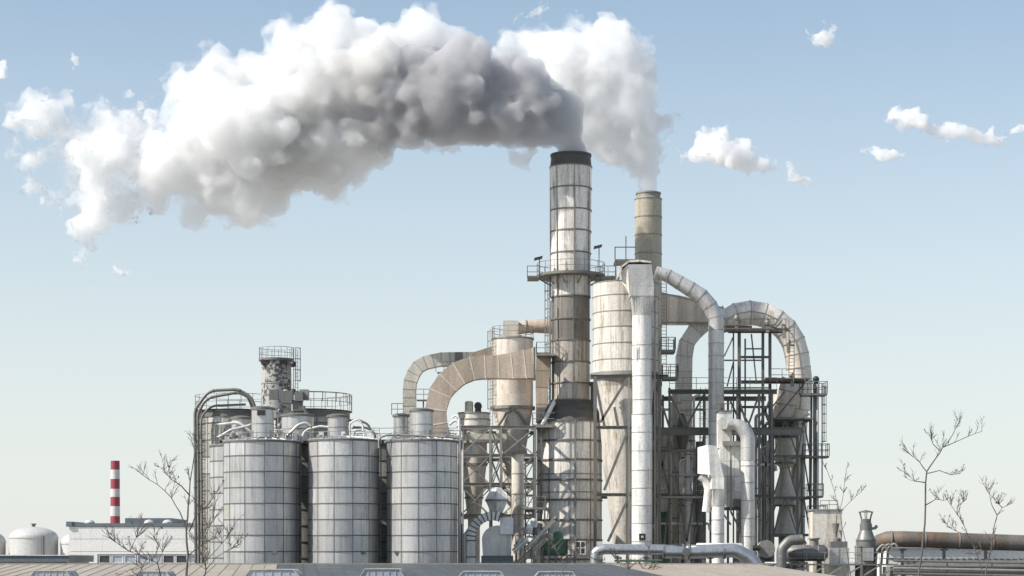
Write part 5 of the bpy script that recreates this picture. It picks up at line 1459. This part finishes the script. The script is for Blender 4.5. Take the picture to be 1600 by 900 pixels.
a = MB(); q = P(1131, 662, Yb); a.tube([q + Vector((.1, .2, 0)), q + Vector((-.1, -.75, 0))], S(9.5, Yb), 20); t.part('round_inlet', a, M['zinc'])
a = MB(); a.box(X(1119, Yb), X(1144.5, Yb), Yb - .1, Yb + 1.4, Z(642.8, Yb), Z(641, Yb)); a.rail([P(1120, 641, Yb), P(1143, 641, Yb), P(1143, 641, Yb + 1.2)], .6, 1, .05, .7); a.box(X(1124, Yb), X(1131, Yb), Yb + .2, Yb + .8, Z(641, Yb), Z(632, Yb)); t.part('railing', a, M['steel'])
t = Thing('panel_filter', 'pale panelled filter house between box hood and white elbow duct', 'filter', P(1142, 875, Yb))
a = MB(); rr = random.Random(5)
for i in range(3):
    for j in range(4):
        a.tone = rr.random(); x0, x1 = 1124 + i * 11.6, 1124 + (i + 1) * 11.6 - .35; v0 = 697 + j * 24
        a.box(X(x0, Yb), X(x1, Yb), Yb - .3, Yb + 2.2, Z(v0 + 23.6, Yb), Z(v0, Yb))
t.part('housing', a, M['white'])
a = MB(); a.bar(P(1142, 655, Yb - .7), P(1142, 800, Yb - .7), .16); a.box(X(1128, Yb), X(1156, Yb), Yb - .9, Yb - .35, Z(697, Yb), Z(690, Yb)); t.part('shaker_gear', a, M['steel_mid'])
a = MB(); a.ibeam(P(1108, 795, Yb - .3), P(1160, 795, Yb - .3), .3, .3)
for p, q in (((1126, 797), (1142, 820)), ((1158, 830), (1142, 800))): a.bar(P(*p, Yb - .3), P(*q, Yb - .3), .16)
for px in (1126, 1157): a.bar((X(px, Yb), Yb + .5, 0), P(px, 797, Yb + .5), .22)
a.box(X(1146, Yb), X(1156, Yb), Yb - .8, Yb - .2, Z(792, Yb), Z(780, Yb)); t.part('stand', a, M['steel'])
# box hood with round duct below
Y = 174.5
t = Thing('box_hood_duct', 'angular white box hood tapering into a round white duct', 'duct', P(1121, 875, Y))
a = MB(); dpt = 1.7
q = [P(1090, 742, Y + 1.9), P(1118, 752, Y), P(1131, 746, Y), P(1131, 735, Y + 1.6), P(1090, 698, Y + 1.9), P(1107, 695, Y), P(1118, 697, Y), P(1128, 696, Y + 1.6)]
a.tone = .7
fc = [(1090, 740), (1109, 748), (1109, 695), (1090, 698)]
a.hexa([P(1090, 740, Y + 1.2), P(1110, 742, Y), P(1110, 742, Y + 1.8), P(1092, 740, Y + 2.4), P(1090, 699, Y + 1.2), P(1106, 695, Y), P(1106, 695, Y + 1.8), P(1092, 699, Y + 2.4)])
a.tone = .2
a.hexa([P(1110.2, 746, Y), P(1131, 746, Y + .05), P(1131, 746, Y + 1.8), P(1110.2, 746, Y + 1.8), P(1106.2, 695, Y), P(1120, 697, Y + .05), P(1120, 697, Y + 1.8), P(1106.2, 695, Y + 1.8)])
t.part('hood', a, M['white'])
a = MB(); a.tone = .9; a.pbox(1112, 1131.5, 746.2, 764, Y + .02, 1.5); a.tone = .4; t.part('neck', a, M['white'])
a = MB(); n = 24; b = len(a.v); ctr = P(1122, 790, Y + .75); r2 = S(9.7, Y); hw = S(9.5, Y)
for k in range(n): an = 2 * pi * k / n; a.v.append((ctr.x + r2 * cos(an), ctr.y + r2 * sin(an), Z(790, Y)))
for k in range(n):
    an = 2 * pi * k / n; m_ = max(abs(cos(an)), abs(sin(an))); a.v.append((ctr.x + hw * cos(an) / m_, ctr.y + .72 * sin(an) / m_, Z(764.2, Y)))
for k in range(n): k3 = (k + 1) % n; a.face([b + k, b + k3, b + n + k3, b + n + k])
t.part('transition', a, M['zinc'])
a = MB(); zs = [790, 812, 834, 856]
for i in range(3): a.lathe(ctr.x, ctr.y, [(r2, Z(zs[i + 1], Y)), (r2, Z(zs[i], Y))], 26, 0, False, False, i, 3)
a.lathe(ctr.x, ctr.y, [(r2, 0), (r2, Z(856, Y))], 26, 0, False); t.part('tube', a, M['white'])
a = MB()
for v in zs: a.band(ctr.x, ctr.y, r2, Z(v, Y), .06, .035, 26, 0)
t.part('joint_rib', a, M['white_seam'])
a = MB(); c = [P(1106 - 16 * sin(u) , 742 + 26 - 26 * cos(u), Y + 1.4) for u in [pi * .15 + pi * .55 * i / 8 for i in range(9)]]; c = [P(1094, 744, Y + 1.4), P(1103, 750, Y + 1.4), P(1107, 765, Y + 1.4), P(1105, 784, Y + 1.4), P(1103, 800, Y + 1.4)]
a.tube(rounded(c, .8, 4), .38, 14); t.part('return_pipe', a, M['white'])

# ------------------------------------------------------------------ silver pipe along the front
Y = 168
t = Thing('silver_pipeline', 'silver clad pipeline running level along the front and bending down', 'pipeline', P(1060, 862, Y))
c = rounded([P(930, 900, Y), P(930, 862, Y), P(944, 858, Y), P(1040, 859, Y)], [0, .55, .5, 0], 6); a = MB(); a.tube(c, S(8.2, Y), 20); t.part('thin_run', a, M['alu'])
c = rounded([P(1036, 862, Y), P(1072, 862.5, Y), P(1092, 862, Y), P(1150, 860, Y), P(1172, 872, Y), P(1194, 902, Y)], [0, .4, 1.6, 1.6, 2.0, 0], 7); a = MB(); a.tube(c, S(11, Y), 22); t.part('thick_run', a, M['alu'])
a = MB()
for px, r_ in ((1037, 11.6), (1067, 12.4), (1076, 12.4), (1132, 11.5)): q = P(px, 862, Y); a.tube([q + Vector((-.08, 0, 0)), q + Vector((.08, 0, 0))], S(r_, Y), 22)
t.part('flange', a, M['pipe'])
a = MB(); q = P(1071.5, 862, Y); a.tube([q + Vector((0, -.72, -.05)), q + Vector((0, -.55, -.05))], .36, 18); a.tube([q + Vector((0, -.73, -.05)), q + Vector((0, -.735, -.05))], .2, 14); t.part('valve_wheel', a, M['steel'])
a = MB()
for px in (965, 1010, 1055, 1110): a.bar((X(px, Y), Y, 0), P(px, 868, Y), .2); a.bar(P(px - 5, 872, Y), P(px + 5, 872, Y), .14)
t.part('saddle', a, M['steel'])
a = MB(); a.bar(P(937, 846, 168.9), P(937, 888, 168.9), .5); single('stub_post', 'cream square post at the start of the silver pipeline', 'post', a, M['cream'], P(937, 888, 168.9))
# pale rounded vessel behind it
Yv = 171
t = Thing('lying_vessel', 'pale lying vessel mostly hidden behind the silver pipeline bend', 'vessel', P(1128, 862, Yv))
a = MB(); c = [P(1085, 858, Yv), P(1089, 858, Yv), P(1158, 858, Yv), P(1163, 859, Yv)]; a.tube(c, [S(3, Yv), S(9.5, Yv), S(9.5, Yv), S(4, Yv)], 20); t.part('shell', a, M['white'])
a = MB()
for px in (1100, 1150): a.bar((X(px, Yv), Yv, 0), P(px, 866, Yv), .3)
t.part('saddle', a, M['steel'])
# pipe rack behind, small level pipes
Yr = 170.5
for i, (v, r_, x0, x1, mt, lab) in enumerate(((880, .11, 1195, 1262, 'white', 'upper thin white level pipe below the lying grey tank'), (888, .11, 1195, 1262, 'white', 'lower thin white level pipe below the lying grey tank'),
                                           (876, .1, 960, 1035, 'green', 'thin green level pipe under the silver pipeline'))):
    t = Thing('level_pipe', lab, 'pipe', P(x0, v, Yr - .6 * (i == 2))); a = MB(); a.tube([P(x0, v, Yr - .6 * (i == 2)), P(x1, v, Yr - .6 * (i == 2))], r_, 8); t.part('tube', a, M[mt])
    a = MB()
    for px in (x0 + 8, x1 - 8): a.bar((X(px, Yr), Yr + .25 - .6 * (i == 2), 0), P(px, v + 2, Yr + .25 - .6 * (i == 2)), .12)
    t.part('post', a, M['steel'])
# cart of spools in front of the right chimney foot
# ------------------------------------------------------------------ right lower equipment
Y = 170
t = Thing('grey_tank', 'grey lying cylinder tank right of the dark bent pipe', 'tank', P(1262, 866, Y))
a = MB(); a.tube([P(1227, 864, Y), P(1230, 864, Y), P(1258, 864, Y), P(1288, 864, Y), P(1293, 864, Y)], [S(8, Y), S(12.8, Y), S(12.8, Y), S(12.8, Y), S(7, Y)], 26, True, None, 3); t.part('shell', a, M['pipe'])
a = MB(); flanges(a, [P(1255, 864, Y), P(1277, 864, Y)], S(12.8, Y), .04, .09, 26, 0); t.part('strap', a, M['steel_mid'])
a = MB()
for px in (1240, 1280): a.bar((X(px, Y), Y, 0), P(px, 875, Y), .4)
t.part('saddle', a, M['steel'])
a = MB(); a.lathe(X(1272, Y), Y, [(.4, Z(854, Y)), (.4, Z(843, Y)), (.55, Z(842.5, Y)), (.55, Z(840.5, Y))], 14); t.part('manhole', a, M['steel_mid'])
t = Thing('dark_bent_pipe', 'thick dark pipe bending down in front of the lying grey tank', 'pipe', P(1221, 880, 168.6))
c = rounded([P(1254, 843, 168.6), P(1234, 844, 168.6), P(1221, 858, 168.6), P(1221, 902, 168.6)], [0, .8, .9, 0], 7); a = MB(); a.tube(c, S(8, 168.6), 20); t.part('tube', a, M['pipe'])
a = MB(); flanges(a, [c[0], P(1221, 872, 168.6)], S(8, 168.6), .06, .12, 20, 0); t.part('flange', a, M['steel'])
# round drum face
t = Thing('drum_blower', 'pale round blower casing left of the dark bent pipe', 'blower', P(1196, 858, 171))
q = P(1196, 858, 171); a = MB(); a.tube([q + Vector((0, -.5, 0)), q + Vector((0, .6, 0))], S(13, 171), 26); t.part('casing', a, M['cream'])
a = MB(); a.tube([q + Vector((0, -.52, 0)), q + Vector((0, -.42, 0))], S(14, 171), 26); t.part('rim', a, M['steel_mid'])
a = MB(); a.tube([q + Vector((-.6, -.6, .1)), q + Vector((-1.2, -.6, .1))], .25, 10); a.box(q.x - .5, q.x + .5, q.y - .4, q.y + .5, 0, q.z - .6); t.part('mount', a, M['black'])
Y = 173.5
t = Thing('box_hopper_house', 'beige box house with a roof railing and dark hopper on its face', 'equipment house', P(1296, 850, Y))
a = MB(); a.box(X(1270, Y), X(1316, Y), Y, Y + 2.4, 0, Z(798, Y)); t.part('wall', a, M['cream'])
a = MB(); a.box(X(1268, Y), X(1317.5, Y), Y - .12, Y + 2.5, Z(797.8, Y), Z(795.5, Y)); t.part('roof', a, M['steel_mid'])
a = MB(); a.rail([P(1282, 795, Y), P(1309, 795, Y), P(1309, 795, Y + 2)], .75, 2, .03, .8); t.part('railing', a, M['rail'])
a = MB(); a.lathe(X(1304, Y), Y - .55, [(S(3, Y), Z(840, Y)), (S(3.5, Y), Z(834, Y)), (S(7.5, Y), Z(818, Y))], 4, 0, True, True, None, 4, pi / 4); a.bar(P(1307, 818, Y - .4), P(1307, 804, Y - .4), .12); t.part('hopper', a, M['steel_mid'])
a = MB(); a.lathe(X(1306, Y), Y - .6, [(S(6, Y), Z(858, Y)), (S(6, Y), Z(842, Y)), (S(3, Y), Z(840, Y))], 16); t.part('valve_body', a, M['pipe'])
Y = 171
t = Thing('scrubber_unit', 'stepped grey scrubber with an open conical vent cap', 'scrubber', P(1353, 880, Y))
a = MB(); cx = X(1353, Y)
a.lathe(cx, Y, [(S(17, Y), 0), (S(17, Y), Z(854, Y))], 28, 0, True, False, 3, 5); a.lathe(cx, Y, [(S(15, Y), Z(854, Y)), (S(15, Y), Z(844, Y)), (S(9.5, Y), Z(829, Y)), (S(9.5, Y), Z(818, Y)), (S(8, Y), Z(818, Y)), (S(8, Y), Z(811, Y))], 26, 0, True, False, 4, 5)
t.part('body', a, M['pipe'])
a = MB()
for k in range(6): an = 2 * pi * k / 6 + .2; a.bar((cx + S(7.8, Y) * cos(an), Y + S(7.8, Y) * sin(an), Z(811, Y)), (cx + S(11, Y) * cos(an), Y + S(11, Y) * sin(an), Z(800.5, Y)), .06)
a.lathe(cx, Y, [(S(12, Y), Z(800.5, Y)), (S(12, Y), Z(799.8, Y)), (.05, Z(796.8, Y))], 24, 0, True, True); t.part('vent_cap', a, M['steel'])
a = MB(); a.tube([P(1362, 826, Y), P(1369, 825, Y)], .12, 8); a.ball(P(1369, 823, Y), .16, 8, 6); t.part('sampling_valve', a, M['steel_mid'])
a = MB()
for v in (844, 854, 866): a.band(cx, Y, S(17 if v > 850 else 15, Y), Z(v, Y), .1, .06, 26, 0)
t.part('ring_rib', a, M['steel'])
a = MB(); a.box(X(1345, Y), X(1361, Y), Y - S(17, Y) - .2, Y - S(15, Y), Z(876, Y), Z(856, Y)); a.bar(P(1338, 878, Y - 1), P(1338, 846, Y - 1), .1); t.part('service_panel', a, M['silo'])
t = Thing('square_cabinet', 'light grey cabinet between the box house and the stepped scrubber', 'cabinet', P(1312, 875, Y))
a = MB(); a.box(X(1296, Y), X(1326, Y), Y - .3, Y + 1.2, 0, Z(856, Y)); t.part('casing', a, M['silo'])
a = MB(); a.bar(P(1311, 856, Y - .33), P(1311, 880, Y - .33), .05); a.box(X(1298, Y), X(1324, Y), Y - .1, Y + 1, Z(855.8, Y), Z(846, Y)); t.part('door_frame', a, M['pipe'])
t = Thing('equipment_deck', 'dark grated deck carrying the grey tank, cabinet and scrubber', 'platform', P(1310, 882, 169))
a = MB(); a.box(X(1200, 169), X(1402, 169), 168.8, 173, Z(883.5, 169), Z(881, 169)); t.part('deck', a, M['steel'])
for px in (1236, 1262, 1290, 1318, 1346, 1376, 1400):
    a = MB(); a.bar((X(px, 169), 168.9, 0), P(px, 882, 168.9), .2); t.part('post', a, M['steel'])
a = MB()
for p0 in range(1236, 1396, 28): a.bar(P(p0, 900, 168.9), P(p0 + 26, 884, 168.9), .12)
t.part('brace', a, M['steel_mid'])
a = MB(); a.rail([P(1232, 881, 168.9), P(1402, 881, 168.9)], 1.0, 2, .028, 1.5); t.part('railing', a, M['steel_mid'])
# hose loops beside the scrubber
for i in range(3):
    Yp = 170.2 + .3 * i; px = 1372 + i * 9
    c = rounded([P(px - 4, 882, Yp), P(px - 2, 860 - i * 2, Yp), P(px + 8, 850 - i, Yp), P(px + 14, 858, Yp)], .6, 5)
    a = MB(); a.tube(c, .12, 8); single('hose', ['dark hose looping right beside the stepped scrubber', 'middle dark hose of the three looping by the scrubber', 'dark hose looping nearest the end of the rusty pipeline'][i], 'hose', a, M['steel_mid'], c[0], 'hoses beside the scrubber')
# rusty pipeline
t = Thing('rusty_pipeline', 'fat rusty pipeline running out of the picture above the low white shed', 'pipeline', P(1400, 845, 178))
c = [P(1373, 853, 181), P(1376, 846, 179.6), P(1386, 842.5, 178.4), P(1400, 842, 178), P(1470, 844, 178), P(1540, 846.5, 178), P(1640, 850, 178), P(1760, 853, 178)]
r_ = S(12.5, 178)
a = MB(); a.tube(along(c, 1.4), r_, 24, True, None, 8); t.part('tube', a, M['rustpipe'])
a = MB(); al = along(c, 3.2); flanges(a, al[1:-1], r_, .05, .1, 24, 0); t.part('joint_rib', a, M['steel_mid'])
a = MB()
for px in (1410, 1475, 1540, 1605): a.bar((X(px, 178), 178, 0), P(px, 857, 178), .25); a.bar(P(px - 6, 859, 178), P(px + 6, 859, 178), .16)
t.part('trestle', a, M['steel'])
# low shed behind
Y = 215
t = Thing('low_shed', 'long low white walled shed under the fat rusty pipeline', 'building', P(1500, 875, Y))
a = MB(); a.box(X(1385, Y), X(1760, Y), Y, Y + 18, 0, Z(857, Y)); t.part('wall', a, M['panel'])
a = MB(); a.box(X(1380, Y), X(1765, Y), Y - .4, Y + 18.4, Z(856.8, Y), Z(854.5, Y)); t.part('roof', a, M['white_seam'])
Y = 176
t = Thing('lean_to', 'grey sloping sheet roof of a lean-to in front of the white shed', 'building', P(1500, 890, Y))
a = MB(); n = 34
for i in range(n):
    x0, x1 = 1398 + i * 10, 1398 + (i + 1) * 10; a.tone = random.random(); b = len(a.v)
    a.v += [(X(x0, Y), Y - 8, Z(884, Y)), (X(x1, Y), Y - 8, Z(884, Y)), (X(x1, Y), Y + 6, Z(872, Y)), (X(x0, Y), Y + 6, Z(872, Y))]; a.face([b, b + 1, b + 2, b + 3])
    a.bar((X(x0, Y), Y - 8, Z(883.4, Y)), (X(x0, Y), Y + 6, Z(871.4, Y)), .08)
t.part('roof', a, M['pipe'])
a = MB(); a.box(X(1398, Y), X(1738, Y), Y - 7.6, Y + 5.8, 0, Z(885.5, Y)); t.part('wall', a, M['steel_mid'])
for v, mt, nm in ((884.5, 'steel', 'gutter'), (892, 'pipe', 'fascia_pipe')):
    a = MB(); a.tube([P(1396, v, Y - 8.1), P(1740, v + 2, Y - 8.1)], .14, 8); t.part(nm, a, M[mt])
for i, (v, lab) in enumerate(((876, 'uppermost thin level pipe over the grey lean-to roof'), (888, 'middle thin level pipe over the grey lean-to wall'), (896, 'lowest thin level pipe over the grey lean-to wall'))):
    Yp = 166.5 - i * .4; t = Thing('level_pipe', lab, 'pipe', P(1400, v, Yp), 'thin pipes along the lean-to')
    a = MB(); a.tube([P(1396, v, Yp), P(1560, v + 3, Yp), P(1740, v + 7, Yp)], .1 + .03 * (i == 1), 8); t.part('tube', a, M[('pipe', 'steel_mid', 'pipe')[i]])
    a = MB()
    for px in (1410, 1480, 1550, 1620): a.bar((X(px, Yp), Yp + .12, 0), P(px, v + 2, Yp + .12), .1)
    t.part('post', a, M['steel'])

# ------------------------------------------------------------------ bare trees in front
def tree(label, Y, limbs, rbase, seed, twig=5, leaves=10, zbase=0.0, tw_len=(14, 34), up=.4):
    """limbs: list of picture polylines; the first is the trunk"""
    rr = random.Random(seed)
    b0 = P(*limbs[0][0], Y); zb = zbase
    t = Thing('bare_tree', label, 'tree', (b0.x, Y, zb), 'bare trees in front of the plant')
    a = MB(); tips = []
    cr = MB()
    for li, l in enumerate(limbs):
        pts = []
        for i, (px, py) in enumerate(l): pts.append(P(px, py, Y + (rr.uniform(-.5, .5) if i else 0) * min(1, li)))
        if li == 0: pts = [Vector((pts[0].x + .1, Y, zb))] + pts
        q = [pts[0]]
        for i in range(1, len(pts)):
            m_ = pts[i - 1].lerp(pts[i], .5); L = (pts[i] - pts[i - 1]).length
            q += [m_ + Vector((rr.uniform(-1, 1), rr.uniform(-1, 1), rr.uniform(-1, 1))) * L * .025, pts[i]]
        r0 = rbase * (.68 if li == 0 else .36); n = len(q)
        (a if li == 0 else cr).tube(q, [max(r0 * (1 - .8 * i / (n - 1)), .012) for i in range(n)], 7)
        # twigs
        for k in range(twig + (7 if li == 0 else 3)):
            i = rr.randint(max(1, n // 2), n - 1); p = q[i]; dr = (q[i] - q[i - 1]).normalized()
            L = S(rr.uniform(*tw_len), Y)
            d = (dr * .6 + Vector((rr.uniform(-1, 1), rr.uniform(-.7, .7), rr.uniform(-.3, 1) + up))).normalized()
            tw = [p]; dd = d.copy()
            for s_ in range(4):
                dd = (dd + Vector((rr.uniform(-.2, .2), rr.uniform(-.2, .2), rr.uniform(-.15, .2)))).normalized(); tw.append(tw[-1] + dd * L / 4)
            cr.tube(tw, [.013, .011, .009, .007, .005], 5); tips.append(tw[-1])
            for s2 in range(4):
                p2 = tw[rr.randint(1, 3)]; d2_ = (dd + Vector((rr.uniform(-.75, .75), rr.uniform(-.6, .6), rr.uniform(-.4, .5)))).normalized()
                cr.tube([p2, p2 + d2_ * L * .25, p2 + d2_ * L * .25 + (d2_ + Vector((0, 0, .12))) * L * .2], [.008, .006, .004], 4); tips.append(p2 + d2_ * L * .45)
    t.part('trunk', a, M['bark']); t.part('crown', cr, M['bark'])
    lf = MB()
    for p in rr.sample(tips, min(leaves, len(tips))):
        s_ = rr.uniform(.035, .085); u = Vector((rr.uniform(-1, 1), rr.uniform(-1, 1), rr.uniform(-1, 1))).normalized(); w_ = u.orthogonal().normalized()
        b = len(lf.v); lf.v += [tuple(p - u * s_), tuple(p + w_ * s_ * .5), tuple(p + u * s_), tuple(p - w_ * s_ * .5)]; lf.tone = rr.random(); lf.face([b, b + 1, b + 2, b + 3])
    t.part('foliage', lf, M['leaf'])
tree('tall bare tree with curled leaves before the silos, taller of the stems', 78, [[(291, 905), (294, 868), (291, 826), (294, 790), (297, 752), (303, 715), (307, 694)],
      [(291, 826), (281, 800), (268, 778), (246, 757), (223, 742)], [(297, 775), (284, 760), (266, 748), (256, 734)], [(294, 868), (308, 856), (324, 846), (345, 838)], [(296, 830), (305, 806), (320, 796), (331, 780)]], .085, 4, 6, 34)
tree('low spreading bare sapling left of the tall bare tree', 76, [[(252, 905), (246, 880), (230, 872), (203, 862)], [(203, 862), (188, 852), (172, 840)], [(230, 872), (214, 900)], [(203, 862), (213, 840), (218, 824)], [(246, 880), (254, 862), (241, 840)]], .05, 9, 6, 30)
tree('bare sapling whose branches cross the first silo', 77, [[(318, 906), (322, 890), (316, 868), (306, 846)], [(322, 890), (336, 872), (352, 862), (372, 852)], [(316, 868), (320, 838), (332, 812), (336, 790)], [(318, 880), (346, 850), (358, 836)]], .055, 14, 6, 24)
tree('tallest bare sapling before the rusty pipeline, forked at the top', 84, [[(1435, 905), (1440, 868), (1445, 820), (1446, 770), (1448, 737), (1458, 722), (1468, 708), (1473, 699), (1490, 692), (1512, 682), (1534, 674)],
      [(1448, 737), (1437, 722), (1418, 706)], [(1470, 706), (1458, 694), (1452, 680)], [(1474, 699), (1488, 680), (1499, 660)], [(1448, 740), (1468, 735), (1486, 742), (1500, 740)], [(1446, 754), (1430, 752), (1414, 738)], [(1445, 790), (1462, 780), (1474, 782)]], .075, 21, 4, 12, 0, (10, 24))
tree('smaller bare sapling with a crooked tip near the edge of the picture', 86, [[(1539, 908), (1541, 890), (1547, 866), (1551, 836), (1558, 805), (1566, 793), (1572, 791)], [(1558, 805), (1550, 790), (1546, 772), (1540, 762)], [(1566, 793), (1556, 784)], [(1547, 866), (1533, 858), (1524, 866)]], .06, 28, 4, 16, 0, (10, 24))
tree('slender arching bare sapling between the two forked saplings', 87, [[(1538, 906), (1528, 870), (1512, 835), (1502, 812), (1490, 795), (1482, 784)], [(1502, 812), (1498, 790), (1510, 780)], [(1512, 835), (1494, 830), (1480, 820)]], .04, 33, 5, 22, 0, (10, 24))
tree('thin bare stems rising behind the box house railing', 90, [[(1330, 906), (1322, 850), (1312, 800), (1304, 768), (1292, 734)], [(1312, 800), (1318, 770), (1322, 738)], [(1312, 800), (1330, 782), (1346, 768)]], .04, 39, 3, 12, 0, (8, 18))
tree('leaning bare sapling before the silver pipeline', 82, [[(872, 908), (884, 880), (902, 866), (916, 850)], [(884, 880), (870, 862), (862, 848)], [(902, 866), (920, 868), (936, 880)]], .04, 46, 5, 20, 0, (8, 20))
tree('low bare bush in front of the silver pipeline thin run', 80, [[(975, 910), (982, 890), (996, 876), (1014, 866)], [(982, 890), (970, 878), (962, 872)], [(996, 876), (1004, 888), (1020, 890)]], .04, 52, 6, 24, 0, (8, 20))

# ------------------------------------------------------------------ small clouds drifting beyond the plant
def cloud(label, lst, Y, seed, k=1.05, mat='cloud'):
    r_ = np.random.default_rng(seed)
    kk = Y / 182.0
    sp = billow_points(px_spheres(lst, Y, r_, .6, k), r_, 9, 6, (.25, .5), (.3, .5), 1.05, .95)
    q = lst[len(lst) // 2]
    L = P(q[0], q[1], Y)
    o = cloud_object('cloud', sphere_cloud(sp, .15 * kk, (0.55 * kk, .5 / kk, 1), seed * 1.7), M[mat], tuple(L))
    o['label'] = label; o['category'] = 'cloud'; o['group'] = 'small clouds in the sky'
M['cloud'] = steam_material('bright_cloud', 0.8, (0.995, 0.995, 0.995), 0.02, 0.35, (0.25, 0.33, 0.5))
cloud('largest loose cloud, drifting just right of the white steam', [(1044,222,5),(1052,232,6),(1060,240,6),(1066,248,9),(1086,240,14),(1104,222,18),(1120,236,26),(1130,212,12),(1146,246,24),(1168,254,18),(1164,236,14),(1192,258,14),(1206,260,9),(1214,262,6)], 560, 2, 1.15)
cloud('little tilted cloud scrap beyond the tip of the largest cloud', [(1236,266,8),(1243,275,9),(1255,281,7),(1232,260,5)], 560, 3, 1.4)
cloud('long thin cloud streak reaching out of the picture', [(1398,178,10),(1412,184,13),(1426,186,14),(1440,196,12),(1452,206,11),(1470,208,11),(1490,204,12),(1508,206,12),(1526,212,12),(1548,218,12),(1560,220,9),(1582,206,8),(1598,200,8),(1574,212,7)], 620, 4, 1.35)
cloud('small flat cloud below the long thin cloud streak', [(1348,236,5),(1362,238,7),(1380,241,9),(1396,243,8),(1408,245,6),(1372,235,6)], 620, 5, 1.3)
cloud('small puffy cloud high on its own in the blue sky', [(1266,58,5),(1278,58,9),(1291,55,12),(1299,58,10),(1260,52,4),(1258,46,3),(1272,62,7)], 600, 6, 1.4)
cloud('torn cloud scrap above the join of both plumes', [(832,20,8),(844,16,9),(852,14,7),(822,26,5),(806,30,5),(812,20,5),(804,36,4)], 560, 7, 1.35)
cloud('tiny cloud fleck alone above the drifting tail of smoke', [(116,92,5),(117,100,6),(119,106,3),(112,84,2.5)], 560, 8, 1.6)
cloud('cloud puff cut off by the upper edge of the picture side', [(-6,110,14),(4,118,9),(10,106,5)], 560, 9)
cloud('curl of cloud below the drifting tail of smoke', [(180,416,5),(186,424,6),(196,428,6),(204,426,4)], 560, 10, 1.5)
